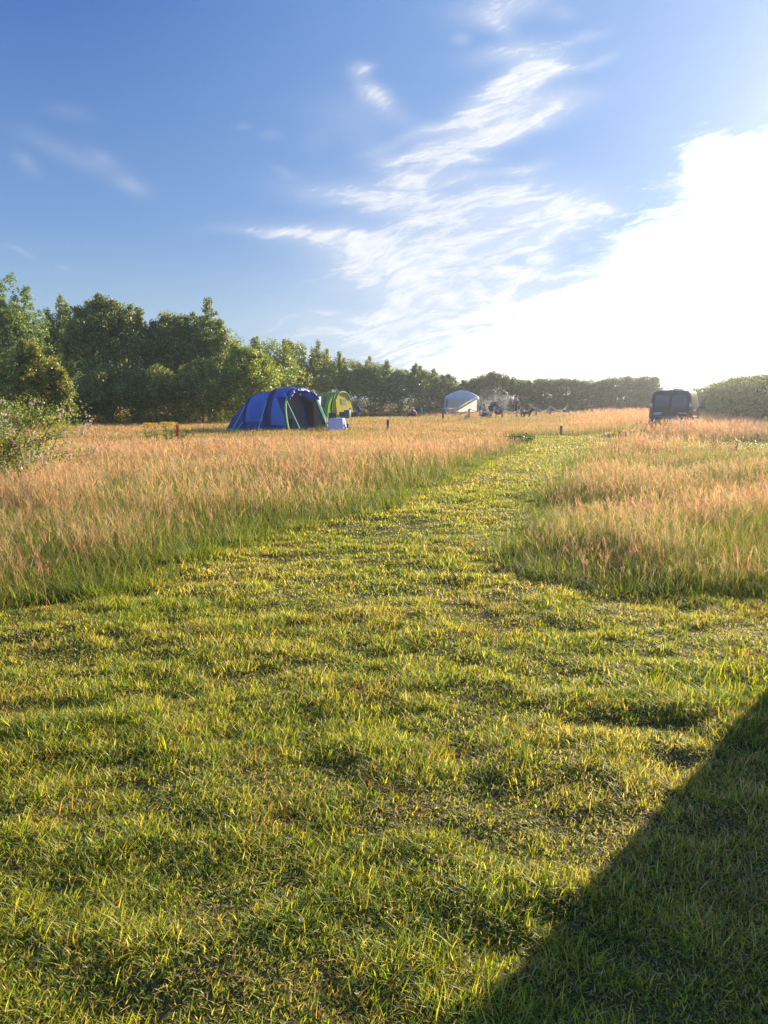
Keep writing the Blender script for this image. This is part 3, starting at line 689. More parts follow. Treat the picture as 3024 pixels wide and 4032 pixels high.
# ---- blue tunnel tent
def blue_tent():
    n = at(1106, 1690, 35.4)
    T_ = Tunnel((n.x, 35.4, 0), math.radians(33), 2.75, [(0, 2.0, 2.75, -.55), (.35, 2.06, 2.75, -.30), (.95, 2.02, 2.72, 0), (1.6, 1.94, 2.7, 0), (2.32, 1.84, 2.6, 0), (2.40, 1.66, 2.5, 0), (2.85, 1.48, 2.35, 0), (3.2, 1.20, 2.15, .08), (3.56, .85, 1.95, .16), (3.78, .40, 1.75, .2), (3.86, .02, 1.6, .2)])
    root = empty('tunnel_tent', (n.x, 35.4, 0), 0, 'big blue tunnel tent with lime green trim and its crumpled front canopy rolled up', 'tent')
    def par(mb, name, mat, **kw):
        mb.v = [tuple(Vector(v) - T_.N) for v in mb.v]; return mb.build(name, mat, root, **kw)
    par(T_.patch(.95, 2.36, .0, 1, 0, 14, 34), 'main_body', F_BLUE, angle=180)
    par(T_.patch(2.4, 3.86, .0, 1, 0, 18, 30, .06), 'sleeping_pod', F_BLUE, angle=180)
    sp = par(T_.patch(1.10, 2.24, .05, .36, .02, 12, 14, .03), 'side_panel', F_BLUE2, angle=180)
    mb = T_.patch(1.24, 2.0, .07, .215, .032, 8, 6, .02); mb.v = [tuple(Vector(v) - T_.N) for v in mb.v]
    mb.build('window', fabric('blue window film', (.07, .17, .50), .4, (.1, .25, .65), .3), sp)
    for q, r in ((2.37, .085), (.98, .085)): par(T_.arch(q, .02, r), 'arch_sleeve', F_NAVY)
    par(T_.patch(.70, .95, 0, 1, .012, 4, 30, .02), 'navy_band', F_NAVY, angle=180)
    # porch: near cheek with a triangular panel, far cheek, roof
    par(T_.patch(.02, .72, .0, .27, 0, 10, 12, .03), 'near_cheek', F_NAVY, angle=180)
    rows = []
    for i in range(11):
        f = i / 10; rows.append([T_.pt(.68 - .60 * f, .03 + (.245 - .2 * f ** 1.4) * k / 8, .02, .03) for k in range(9)])
    par(MB().grid(rows), 'cheek_window', F_BLUE2, angle=180)
    par(T_.patch(.02, .72, .72, 1, 0, 10, 12, .03), 'far_cheek', F_MESH, angle=180)
    # canopy: crumpled cloth over the roof, hanging over the opening
    rows = []
    ni, nk = 46, 60
    for i in range(ni + 1):
        q = .72 - .84 * i / ni; row = []
        for k in range(nk + 1):
            t = .25 + .51 * k / nk
            cr_ = (fbm(np.array([q * 5.0 + t * 6]), np.array([t * 26.0 - q * 3]), 15, 4)[0] - .5) * (.10 + .22 * sstep(.45, .65, np.array([t]))[0])
            p = T_.pt(max(q, 0), t, .05 + cr_ * .9, 0)
            if q < 0: p = p + T_.a * q
            row.append(p)
        rows.append(row)
    par(MB().grid(rows), 'canopy', F_CRUMP, angle=180)
    # the rolled door hangs under the front edge
    rows = []
    for i in range(26):
        a = i / 25; row = []
        for k in range(61):
            t = .25 + .51 * k / 60; top = T_.pt(0, t, .05, 0) - T_.a * .12
            lum = (fbm(np.array([t * 22]), np.array([a * 4.0]), 25, 4)[0] - .5)
            drop = .08 + .40 * math.exp(-((t - .60) / .10) ** 2) + .22 * math.exp(-((t - .36) / .09) ** 2) + .08 * vnoise(np.array([t * 19.]), np.array([0.]), 3)[0]
            ang = a * 4.6
            row.append(top + Vector((0, 0, -drop * a * .95 + .03)) - T_.a * (.10 * math.sin(ang) * (1 - .4 * a) + lum * .22))
        rows.append(row)
    par(MB().grid(rows), 'rolled_door', F_CRUMP, angle=180)
    # inside: grey inner wall, its tied curtain, dark groundsheet
    rows = []
    for i in range(13):
        f = i / 12; rows.append([T_.pt(.85, .5 + (t - .5) * (1 - f) , -.03) if False else T_.pt(.85, t * .5, -.03).lerp(T_.pt(.85, 1 - t * .5, -.03), f) for t in np.linspace(0, 1, 16)])
    par(MB().grid(rows), 'inner_wall', F_INNER, angle=180)
    p0_, p1_ = T_.pt(.75, .27, -.12), T_.pt(.75, .06, -.45)
    for dx in (0, .14): par(MB().tube([p0_ + T_.w * dx, p0_.lerp(p1_, .5) + T_.w * (.18 + dx), p1_ + T_.w * (.35 + dx), p1_ + T_.w * (.3 + dx) - Vector((0, 0, .5))], [.05, .07, .05, .09], 8), 'tied_curtain', F_INNER if dx else F_MESH)
    g = [T_.pt(q, t) + Vector((0, 0, .03)) for q, t in ((.0, 0), (3.3, 0), (3.3, 1), (.0, 1))]
    par(MB().add([Vector((p.x, p.y, .03)) for p in g], [(0, 1, 2, 3)]), 'groundsheet', M_GREY)
    # lime trim along the foot, straps on the front arch, guy lines
    for q0, q1, m_ in ((.0, .88, F_LIME), (1.0, 2.30, F_LIME), (2.44, 3.80, F_LIME)):
        par(T_.strip(q0, q1, .05, .125, .03), 'base_trim', m_)
    par(T_.strip(0, .3, .06, .12, .03, True), 'base_trim', F_LIME)
    par(T_.strip(.0, 3.80, .0, .06, .02), 'mud_skirt', F_NAVY)
    for t0, t1, off in ((0, .24, .045), (.76, 1, .06)):
        par(T_.arch(-.0, off, .04, t0, t1, 14), 'door_strap', F_LIME if t0 == 0 else F_MINT)
    par(T_.arch(.05, .0, .06, .24, .76), 'front_pole', F_NAVY); par(T_.arch(.05, .0, .06, .76, 1), 'front_pole', F_NAVY); par(T_.arch(.05, .0, .06, 0, .24), 'front_pole', F_NAVY)
    def guy(a, b, mat=F_MINT, r=.016): par(MB().tube([a, b], r, 5), 'guy_line', mat)
    guy(T_.pt(2.37, .2, .1), T_.pt(2.85, 0) - T_.w * .45 + Vector((0, 0, .05)))
    guy(T_.pt(2.37, .05, .1), T_.pt(2.62, 0) - T_.w * .35 + Vector((0, 0, .05)))
    guy(T_.pt(.97, .21, .1), T_.pt(.95, 0) - T_.w * .55 + Vector((0, 0, .05)))
    guy(T_.pt(.15, .30, .1), T_.pt(-.1, .235, .1)); guy(T_.pt(-.0, .235, .1), T_.pt(-.35, .0, .0) - T_.a * .15 + T_.w * .25)
    guy(T_.pt(0, .70, .1), T_.pt(0, 1) - T_.a * .05 + T_.w * .12 + Vector((0, 0, .02)), F_MINT, .022); guy(T_.pt(0, .74, .05), T_.pt(0, .985) - T_.a * .3, F_MINT, .016)
    # far side awning held out behind
    A = T_.pt(.75, .66, .03); B = T_.pt(.75, .80, .03); out = T_.w * .95
    C0 = A + out + Vector((0, 0, -.18)); C1 = T_.pt(.1, .68, .03) + out * .9 + Vector((0, 0, -.12))
    rows = [[A.lerp(T_.pt(.1, .68, .03), k / 8).lerp(C0.lerp(C1, k / 8), i / 8) + Vector((0, 0, -.10 * math.sin(PI * i / 8))) for k in range(9)] for i in range(9)]
    par(MB().grid(rows), 'side_awning', F_BLUE, angle=180)
    rows = [[C0.lerp(C1, k / 6) * (1 - i / 8) + (C0.lerp(C1, .25 + .5 * k / 6) + T_.w * .1 - Vector((0, 0, C0.z - .35))) * (i / 8) for k in range(7)] for i in range(9)]
    par(MB().grid(rows), 'awning_flap', F_WHITE, angle=180)
    CLEAR.append((n.x - 2.0, 37.9, 2.5)); CLEAR.append((n.x - .2, 36.9, 1.45)); CLEAR.append((n.x + .4, 36.6, 1.1)); CLEAR.append((n.x - 1.2, 37.2, 1.5))
    return T_
TB = blue_tent()
# storage box seen through the open front
c = TB.pt(.42, .5); c = Vector((c.x, c.y, 0)) + TB.w * -.55 - TB.a * -.1
o = empty('storage_box', (c.x, c.y, .035), math.radians(-57), 'dark green storage box standing inside the open front of the blue tent', 'box')
MB().box((0, 0, .27), (.85, .42, .54), taper=1.03).build('body', plain('dark green plastic', (.012, .03, .026), .6), o, bevel=.03)
MB().box((0, 0, .565), (.9, .47, .05)).build('lid', plain('dark green lid', (.016, .036, .03), .6), o, bevel=.015)

# ---- far green and yellow tent
def yellow_tent():
    n = at(1316, 1640, 63)
    T_ = Tunnel((n.x, 63, 0), math.radians(30), 2.5, [(0, 2.05, 2.5, -.1), (.25, 2.1, 2.5, 0), (2.0, 2.02, 2.5, 0), (2.6, 1.98, 2.45, 0), (3.4, 1.7, 2.4, 0), (4.0, 1.35, 2.2, 0), (4.4, .7, 2.0, .1), (4.6, .02, 1.9, .15)])
    root = empty('tunnel_tent', (n.x, 63, 0), 0, 'green tunnel tent with a bright yellow front door, beyond the blue tent', 'tent')
    def par(mb, name, mat, **kw):
        mb.v = [tuple(Vector(v) - T_.N) for v in mb.v]; return mb.build(name, mat, root, **kw)
    par(T_.patch(.25, 2.62, 0, 1, 0, 16, 30), 'main_body', F_GREEN, angle=180)
    par(T_.patch(2.62, 4.6, 0, 1, 0, 14, 30), 'sleeping_pod', F_GREEN, angle=180)
    for q in (2.62, .27): par(T_.arch(q, .01, .055), 'arch_sleeve', F_DKGREEN)
    fr = par(T_.patch(.95, 2.15, .10, .27, .02, 8, 8, 0), 'window_frame', F_DKGREEN, angle=180)
    mb = T_.patch(1.05, 2.05, .115, .255, .035, 8, 8, 0); mb.v = [tuple(Vector(v) - T_.N) for v in mb.v]; mb.build('window', F_WIN, fr)
    # yellow front leaning out at its foot
    def fp(u, f):
        """u 0..1 across, f 0..1 up the front"""
        t = .5 * f; a = T_.pt(.12, t * .96 + .02, -.02); b = T_.pt(.12, 1 - t * .96 - .02, -.02)
        return a.lerp(b, u) - T_.a * (.05 + .42 * max(0, 1 - a.z / 2.05) ** 1.2)
    rows = [[fp(u, f) for u in np.linspace(0, 1, 14)] for f in np.linspace(0, 1, 22)]
    par(MB().grid(rows), 'front_door', F_YELLOW, angle=180)
    def fz(u, z, off):
        """point on the front by height"""
        lo, hi = 0., 1.
        for _ in range(20):
            m_ = (lo + hi) / 2
            if fp(.5, m_).z < z: lo = m_
            else: hi = m_
        return fp(u, lo) - T_.a * off
    wf = par(MB().grid([[fz(u, z, .02) for u in np.linspace(.30, .72, 6)] for z in np.linspace(1.02, 1.60, 6)]), 'door_window_frame', plain('brown binding', (.10, .075, .02), .7), angle=180)
    mb = MB().grid([[fz(u, z, .035) for u in np.linspace(.34, .68, 6)] for z in np.linspace(1.08, 1.54, 6)]); mb.v = [tuple(Vector(v) - T_.N) for v in mb.v]; mb.build('window', F_YWIN, wf)
    # side flap of the door, standing away on the near side
    a0, a1 = T_.pt(.2, .26, 0), T_.pt(.2, .0, 0)
    rows = []
    for i in range(9):
        f = i / 8; e = T_.pt(.2, .24 * (1 - f), 0); g = fz(.0, max(.05, e.z), .0)
        rows.append([e.lerp(g, k / 5) - T_.w * .12 * math.sin(PI * k / 5) for k in range(6)])
    par(MB().grid(rows), 'side_flap', fabric('yellow flap', (.5, .4, .01), .45, spec=.02), angle=180)
    par(T_.arch(-.05, .04, .055, .24, .80), 'rolled_awning', plain('rolled awning cloth', (.30, .30, .10), .7, bump=.5, bscale=12))
    par(T_.arch(.02, .09, .05, .18, .84), 'front_pole', F_DKGREEN)
    e = at(1405, 1630, 65.5)
    for t, q in ((.82, 0), (.84, .0)):
        par(MB().tube([T_.pt(q, t, .1), Vector((e.x, e.y, .25))], .02, 5), 'guy_line', plain('pale guy line', (.5, .5, .42), .7))
    par(MB().tube([T_.pt(2.6, .12, .1), T_.pt(2.75, 0) - T_.w * .9], .02, 5), 'guy_line', F_LIME)
    c = T_.pt(0, .5); CLEAR.append((n.x + .4, 64.2, 2.0)); CLEAR.append((n.x - 1.2, 65.2, 2.2)); CLEAR.append((n.x + .9, 61.8, .9))
yellow_tent()

# ---- pale gazebo
def gazebo():
    c = at(1819, 1600, 70); root = empty('gazebo', (c.x, 70, 0), math.radians(-9), 'pale blue domed gazebo with one closed side wall facing the field', 'gazebo')
    W = 2.85; h = W / 2; zt, ze = 2.28, 1.72
    roofm = fabric('pale blue canopy', (.52, .60, .64), .35, (.52, .60, .66)); wallm = fabric('cream wall', (.52, .54, .52), .55, (.72, .62, .42))
    # roof: four curved gores rising to the middle, square in plan
    rows = []
    n = 12
    for i in range(n + 1):
        f = i / n; r = h * (1 - f); z = ze + (zt - ze) * math.sin(f * PI / 2) ** .9
        row = []
        for s in range(4):
            for k in range(8):
                u = -1 + 2 * k / 8; a = s * PI / 2; x_, y_ = u * r, -r * (1 - .06 * (1 - u * u) * (1 - f))
                row.append((x_ * math.cos(a) - y_ * math.sin(a), x_ * math.sin(a) + y_ * math.cos(a), z - .05 * (1 - u * u) * (1 - f) * f * 4 * .5))
        rows.append(row)
    MB().loft(rows, cap=False).build('roof', roofm, root, angle=30)
    # valance
    v = MB()
    for s in range(4):
        a = s * PI / 2; R = Matrix.Rotation(a, 3, 'Z')
        v.grid([[R @ Vector((-h + W * k / 8, -h - .01 - .03 * i / 3, ze - .20 * i / 3)) for k in range(9)] for i in range(4)])
    v.build('valance', roofm, root)
    for sx in (-1, 1):
        for sy in (-1, 1): MB().tube([(sx * (h + .12), sy * (h + .12), 0), (sx * h, sy * h, ze)], .035, 8).build('leg', plain('gazebo steel', (.35, .37, .38), .4, .6), root)
    # closed wall on the front, a rolled curtain at the left corner, a low wall behind
    MB().grid([[(-h + .28 + (W - .34) * k / 14, -h - .06 * (1 - z) - .03 * math.sin(k * 1.3) * (1 - z), .42 + (ze - .5) * z) for k in range(15)] for z in np.linspace(0, 1, 8)]).build('side_wall', wallm, root)
    for q, col in ((.02, (.5, .54, .55)), (.12, (.06, .07, .08)), (.2, (.5, .53, .54))):
        MB().tube([(-h + q, -h + .25, .5), (-h + q + .03, -h + .2, 1.1), (-h + q + .02, -h + .1, ze - .08)], [.06, .05, .04], 8).build('curtain', plain('curtain', col, .7, bump=.4, bscale=20), root)
    MB().grid([[(-h - .03, -h + W * .8 * k / 6, .3 + (ze - .4) * z) for k in range(7)] for z in (0, .5, 1)]).build('side_wall', roofm, root)
    MB().box((-h + .1, -h + .1, .62), (.3, .06, .3)).build('corner_flap', roofm, root, bevel=.02)
gazebo()

# ================================================================== table by the blue tent and the small things round the pitches
def cloth_table():
    c = at(1328, 1690, 35.6); root = empty('camping_table', (c.x, c.y, 0), math.radians(-14), 'low folding camp table under the pale cloth beside the blue tent', 'table')
    MB().box((0, 0, .66), (.60, .50, .03)).build('tabletop', M_GREY, root, bevel=.008)
    for sx in (-1, 1):
        for sy in (-1, 1): MB().tube([(sx * .33, sy * .28, 0), (sx * .24, sy * .18, .645)], .014, 6).build('leg', M_GREY, root)
    o = empty('tablecloth', (c.x, c.y, 0), math.radians(-14), 'pale lilac cloth draped to the grass over the camp table', 'tablecloth')
    rows = []
    for i in range(16):
        f = i / 15; row = []
        for k in range(64):
            a = 2 * PI * k / 64; ca, sa = math.cos(a), math.sin(a); m_ = max(abs(ca), abs(sa)) ** .8
            flare = 1 + .30 * f + .05 * f * math.sin(a * 9) + .04 * f * math.sin(a * 14 + 1)
            row.append((ca / m_ * .315 * flare, sa / m_ * .265 * flare, .69 - .60 * f - .05 * f * math.cos(4 * a)))
        rows.append(row)
    rows.insert(0, [(p[0] * .02, p[1] * .02, .692) for p in rows[0]])
    MB().loft(rows, cap=False).build('cloth', fabric('lilac cloth', (.50, .52, .70), .35, (.6, .6, .75), .8), o, angle=180)
    CLEAR.append((c.x, c.y, .5))
    return c
ct = cloth_table()
p = at(1309, 1640, 36.8); o = empty('folding_chair', (p.x, p.y, 0), math.radians(18), 'black backed folding chair standing behind the cloth covered table', 'chair')
MB().box((0, 0, .74), (.34, .03, .36)).build('backrest', M_BLACK, o, bevel=.02)
MB().box((0, .22, .42), (.44, .44, .03)).build('seat', M_BLACK, o, bevel=.012)
for sx in (-1, 1):
    MB().tube([(sx * .2, .0, .0), (sx * .19, 0, .92)], .014, 6).build('leg', M_GREY, o); MB().tube([(sx * .2, .44, .0), (sx * .19, .40, .42)], .014, 6).build('leg', M_GREY, o)
p = at(1369, 1668, 35.6); o = empty('camping_lantern', (p.x, p.y, .28), 0, 'small dark lantern with a pale top to the right of the cloth covered table', 'lantern')
MB().tube([(0, 0, 0), (0, 0, .15)], .05, 10).build('body', M_BLACK, o)
MB().tube([(0, 0, .16), (0, 0, .2), (0, 0, .23)], [.06, .055, .02], 10).build('cap', plain('pale plastic', (.6, .6, .55), .5), o)
o = empty('camping_stool', (p.x, p.y, 0), 0, 'small folding stool under the dark lantern beside the table', 'stool')
MB().box((0, 0, .265), (.3, .28, .025)).build('seat', M_GREY, o, bevel=.008)
for sx in (-1, 1):
    for sy in (-1, 1): MB().tube([(sx * .13, sy * .12, 0), (-sx * .12, sy * .11, .252)], .011, 6).build('leg', M_GREY, o)
# ---- posts
def post(name, px, top, Y, w, mat, label, cap=None, plate=None):
    q = at(px, top, Y); o = empty(name, (q.x, q.y, 0), math.radians(12), label, 'post')
    MB().box((0, 0, q.z / 2 - .02), (w, w, q.z + .04)).build('post_shaft', mat, o, bevel=.012)
    if cap: MB().box((0, 0, q.z + .015), (w * 1.15, w * 1.15, .05), taper=.7).build('cap', cap, o, bevel=.01)
    if plate: MB().box((-.012, -w / 2 - .012, q.z - .16), (w * .8, .024, .22)).build('plate', plate, o, bevel=.006)
    return o
M_PALEWOOD = plain('weathered pale timber', (.42, .37, .30), .85, var=.25, scale=14, bump=.4)
M_WOOD = plain('weathered timber', (.16, .135, .115), .9, var=.3, scale=14, bump=.4)
post('marker_post', 1527, 1651, 35.5, .105, M_PALEWOOD, 'short pale marker post with a dark plate, alone in the meadow', None, M_BLACK)
post('hookup_post', 1379, 1606, 60.5, .16, M_WOOD, 'grey timber post in front of the yellow tent', None, plain('grey sign plate', (.3, .31, .32), .6))
post('marker_post', 1661, 1609, 67, .14, M_PALEWOOD, 'white post by the thicket, beside the crouching person', plain('white cap', (.6, .6, .58), .6))
post('marker_post', 2210, 1680, 33.5, .09, M_WOOD, 'stubby post with a black top at the far end of the path', M_BLACK)
# boxes and bits in front of the yellow tent
p = at(1352, 1640, 60.8); o = empty('cool_box', (p.x, p.y, 0), .2, 'low black cool box against the foot of the yellow door', 'box')
MB().box((0, 0, .34), (.62, .38, .28)).build('body', M_BLACK, o, bevel=.03); MB().box((0, 0, .5), (.65, .41, .05)).build('lid', M_BLACK, o, bevel=.015)
MB().box((0, 0, .1), (.5, .3, .2)).build('stand', M_GREY, o)
p = at(1368, 1640, 60.2); o = empty('storage_crate', (p.x, p.y, 0), -.3, 'slate blue storage crate between the yellow door and the grey post', 'crate')
MB().box((0, 0, .32), (.42, .36, .64), taper=1.06).build('body', plain('slate plastic', (.07, .09, .14), .6), o, bevel=.03); MB().box((0, 0, .67), (.47, .41, .05)).build('lid', plain('pale lid', (.3, .32, .34), .6), o, bevel=.015)
p = at(1413, 1620, 66); o = empty('parasol', (p.x, p.y, 0), 0, 'closed blue parasol planted upright in the grass', 'parasol')
MB().tube([(0, 0, 0), (0, 0, 1.0)], .02, 8).build('pole', M_GREY, o)
R_ = []
for z, r in ((.28, .10), (.45, .15), (.62, .17), (.78, .12), (.93, .03)):
    R_.append([(math.cos(2 * PI * k / 24) * r * (1 + .16 * math.cos(8 * 2 * PI * k / 24)), math.sin(2 * PI * k / 24) * r * (1 + .16 * math.cos(8 * 2 * PI * k / 24)), z) for k in range(24)])
MB().loft(R_).build('canopy', fabric('blue parasol', (.02, .09, .42), .3), o)
MB().ell((0, 0, .98), (.025, .025, .04), 8, 6).build('finial', plain('white tip', (.6, .6, .62), .5), o)
p = at(1397, 1630, 65); o = empty('windbreak_bag', (p.x, p.y, 0), .4, 'dark crumpled bag lying beside the blue parasol', 'bag')
mb = MB(); mb.ell((0, 0, .22), (.42, .24, .24), 18, 10)
mb.v = [(x_ * (1 + .25 * (vnoise(np.array([x_ * 9.]), np.array([z_ * 9.]), 4)[0] - .5)), y_, z_ * (1 + .5 * (vnoise(np.array([x_ * 7.]), np.array([y_ * 7.]), 8)[0] - .5))) for x_, y_, z_ in mb.v]
mb.build('sack', M_BLACK, o); MB().tube([(-.15, 0, .42), (0, 0, .56), (.15, 0, .42)], .02, 6).build('handle', M_GREY, o)

# ---- rope fence with little lamps
PX = [(1745, 52), (1848, 54), (1978, 56.5), (2054, 59.5), (2112, 62), (2167, 65), (2234, 69)]
f0 = at(1745, 1612, 52); fence = empty('rope_fence', (f0.x, f0.y, 0), 0, 'rope fence of dark posts hung with a slack rope and small white lamps', 'fence')
M_ROPE = plain('pale rope', (.36, .34, .30), .9, bump=.5, bscale=90); M_BULB = plain('white lamp', (.8, .8, .74), .3, spec=.6)
tops = []
for i, (px, Y) in enumerate(PX):
    q = at(px, 1600, Y); hgt = (.88, .86, .90, .90, .90, .95, .92)[i]; w = .13
    po = MB().tube([(q.x - f0.x, q.y - f0.y, -.05), (q.x - f0.x, q.y - f0.y, hgt)], [w * .52, w * .5], 10).build('post', M_WOOD, fence)
    tops.append(Vector((q.x - f0.x, q.y - f0.y, hgt - .03)))
a0 = at(1690, 1620, 50.5); tops_ = tops
for i in range(len(tops) - 1):
    a, b = tops[i], tops[i + 1]; sag = (.42, .30, .40, .38, .42, .42)[i]; n = 14
    pts = [a.lerp(b, k / n) - Vector((0, -.02, sag * (1 - (2 * k / n - 1) ** 2))) for k in range(n + 1)]
    pts = [p_ + Vector((0, -.09, .05)) for p_ in pts]
    MB().tube(pts, .028, 6).build('rope', M_ROPE, fence)
    for k in (2, 5, 9, 12):
        if random.random() < .8:
            q = pts[k]; MB().tube([q, q - Vector((0, 0, .06))], .012, 5).ell(q - Vector((0, 0, .11)), (.05, .05, .06), 10, 8).build('lamp', M_BULB, fence)
# ================================================================== van
M_PAINT = plain('dark maroon paint', (.018, .009, .013), .3, 0, .25, .06, 3, coat=.2)
M_GLASS = plain('tinted glass', (.06, .068, .082), .3, 0, .4, .05, 2)
M_RED = plain('red lamp', (.28, .015, .012), .2, spec=.6); M_CLEAR = plain('clear lamp', (.5, .5, .5), .2, spec=.6)
M_TRIM = plain('black bumper', (.035, .036, .042), .6); M_CHROME = plain('bright trim', (.55, .55, .56), .25, .8)
M_TYRE = plain('tyre', (.02, .02, .02), .85); M_RIM = plain('steel rim', (.3, .3, .31), .35, .8); M_PLATE = plain('yellow plate', (.62, .50, .06), .5, var=.04)
def van(loc, rz, label):
    root = empty('camper_van', loc, rz, label, 'van')
    prof = [(.0, .32), (.80, .32), (.90, .40), (.955, .62), (.96, 1.0), (.945, 1.15), (.915, 1.42), (.875, 1.72), (.825, 1.87), (.70, 1.95), (.38, 1.977), (0, 1.985)]
    def ringp(y, H, wk, rear=0):
        pts = []
        half = [(x * wk, (1.0 + (z - 1.0) * (H - 1.0) / .985) if z > 1.0 and H > 1.0 else z * min(1, H)) for x, z in prof]
        full = half + [(-x, z) for x, z in half[-2:0:-1]]
        return [(x, y + rear * (max(z - .6, 0) ** 1.25) * .085, z) for x, z in full]
    def Hof(y): return float(np.interp(y, [0, .15, 3.3, 3.6, 4.25, 4.7, 4.85], [1.95, 1.985, 1.985, 1.93, 1.22, 1.04, .85]))
    ys = [0, .05, .16, .9, 1.8, 2.6, 3.3, 3.5, 3.7, 3.9, 4.1, 4.25, 4.5, 4.7, 4.82]
    ws = [.965, .985, 1, 1, 1, 1, 1, .995, .99, .985, .98, .97, .94, .90, .80]
    body = MB().loft([ringp(y, Hof(y), w, 1 if y < .2 else 0) for y, w in zip(ys, ws)]).build('body', M_PAINT, root, angle=35)
    def rear_patch(x0, x1, z0, z1, off, name, mat, par=root, rnd=.06, n=8):
        # rounded panel lying on the rear face
        cx, cz, hx, hz = (x0 + x1) / 2, (z0 + z1) / 2, (x1 - x0) / 2, (z1 - z0) / 2
        ring_ = []
        for k in range(4 * n):
            a = 2 * PI * (k + .5) / (4 * n); ca, sa = math.cos(a), math.sin(a)
            m_ = (abs(ca) ** 6 + abs(sa) ** 6) ** (-1 / 6.)
            ring_.append((cx + hx * ca * m_, cz + hz * sa * m_))
        Y = lambda z: (max(z - .6, 0) ** 1.25) * .085
        a_ = [(x, Y(z) + .03, z) for x, z in ring_]; b_ = [(x, Y(z) - off, z) for x, z in ring_]
        c_ = [(cx + (x - cx) * .97, Y(cz + (z - cz) * .97) - off - .004, cz + (z - cz) * .97) for x, z in ring_]
        return MB().loft([a_, b_, c_]).build(name, mat, par, angle=30)
    for s in (-1, 1):
        d = rear_patch(min(s * .015, s * .80), max(s * .015, s * .80), .62, 1.80, .008, 'rear_door', M_PAINT)
        rear_patch(min(s * .06, s * .70), max(s * .06, s * .70), 1.18, 1.74, .016, 'rear_window', M_GLASS, d)
        rear_patch(min(s * .36, s * .74), max(s * .36, s * .74), .905, .925, .022, 'trim_bar', M_CHROME, d)
        if s < 0: rear_patch(-.74, -.42, .85, .868, .022, 'trim_bar', M_CHROME, d)
    for s in (-1, 1):
        l = rear_patch(min(s * .80, s * .93), max(s * .80, s * .93), .72, 1.42, .012, 'tail_light', M_TRIM)
        rear_patch(min(s * .82, s * .915), max(s * .82, s * .915), 1.20, 1.36, .020, 'lamp_lens', M_CLEAR, l); rear_patch(min(s * .82, s * .915), max(s * .82, s * .915), .95, 1.16, .020, 'lamp_lens', M_RED, l); rear_patch(min(s * .82, s * .915), max(s * .82, s * .915), .74, .90, .020, 'lamp_lens', M_RED, l)
        rear_patch(min(s * .80, s * .89), max(s * .80, s * .89), .50, .60, .06, 'reflector', M_CLEAR)
    MB().box((0, -.02, .50), (1.86, .16, .26)).build('bumper', M_TRIM, root, bevel=.04)
    MB().box((0, -.05, .72), (1.5, .06, .12)).build('step_trim', plain('step trim', (.10, .11, .13), .45), root, bevel=.02)
    MB().box((-.36, -.112, .53), (.52, .02, .115)).build('number_plate', M_PLATE, root, bevel=.004)
    mb = MB()
    for k in range(7): mb.box((-.56 + .058 * k + (.035 if k > 3 else 0), -.1245, .53), (.036, .004, .07))
    mb.build('plate_marks', M_BLACK, root)
    # sides: front door glass, handles, mirrors, wheels
    for s in (-1, 1):
        g = MB().grid([[(s * (np.interp(z, [1.15, 1.42, 1.72], [.945, .915, .875]) + .006), y, z) for y in np.linspace(2.55 + .0, 3.75 - (z - 1.18) * .62, 5)] for z in np.linspace(1.18, 1.70, 5)])
        d = MB().grid([[(s * (np.interp(z, [.4, .62, 1.0, 1.15], [.90, .955, .96, .945]) + .005), y, z) for y in np.linspace(2.5, 3.75, 4)] for z in np.linspace(.45, 1.15, 5)]).build('front_door', M_PAINT, root)
        g.build('side_window', M_GLASS, d)
        MB().box((s * .985, 2.68, 1.02), (.03, .22, .045)).build('handle', M_CHROME, d, bevel=.01)
        MB().box((s * .985, 1.25, 1.02), (.03, .22, .045)).build('handle', M_CHROME, root, bevel=.01)
        MB().box((s * .97, 1.3, .72), (.025, 2.0, .06)).build('side_moulding', M_TRIM, root, bevel=.01)
        mi = MB().box((s * 1.16, 3.45, 1.24), (.24, .12, .30)).build('mirror', M_TRIM, root, bevel=.04)
        MB().tube([(s * .92, 3.5, 1.12), (s * 1.08, 3.46, 1.16)], .03, 8).build('mirror_arm', M_TRIM, mi)
        MB().box((s * 1.16, 3.385, 1.24), (.19, .008, .24)).build('mirror_glass', M_GLASS, mi)
        for y in (.85, 3.95):
            w = MB().tube([(s * .70, y, .33), (s * .74, y, .33), (s * .90, y, .33), (s * .935, y, .33)], [.29, .325, .325, .29], 24).build('wheel', M_TYRE, root)
            MB().tube([(s * .93, y, .33), (s * .945, y, .33)], [.2, .19], 20).build('rim', M_RIM, w)
        MB().box((s * .42, -.012 + .13, 1.93), (.08, .05, .02)).build('hinge_cap', M_TRIM, root)
    MB().grid([[(x * (.80 - (z - 1.28) * .16), float(np.interp(z, [1.22, 1.93], [4.26, 3.61])) + .006, z) for x in np.linspace(-1, 1, 8)] for z in np.linspace(1.27, 1.88, 5)]).build('windscreen', M_GLASS, root)
    # roof: awning rail, vent
    MB().tube([(-.42, .5, 2.005), (-.42, 3.0, 2.03)], .022, 6).build('roof_rail', M_CHROME, root); MB().tube([(.5, .5, 2.0), (.5, 3.0, 2.03)], .022, 6).build('roof_rail', M_CHROME, root)
    MB().box((-.28, .62, 2.035), (.95, .05, .025)).build('roof_bar', M_CHROME, root, bevel=.005)
    v = MB().box((.17, 1.3, 2.0), (.42, .42, .07)).build('roof_vent', plain('pale vent', (.5, .5, .5), .5), root, bevel=.015)
    MB().box((.17, 1.28, 2.10), (.46, .46, .03)).build('vent_lid', plain('smoked lid', (.45, .42, .4), .3, translucent=.4), v, bevel=.01)
    for sx in (-1, 1): MB().tube([(.17 + sx * .18, 1.2, 2.03), (.17 + sx * .18, 1.2, 2.09)], .01, 5).build('vent_strut', M_TRIM, v)
    return root
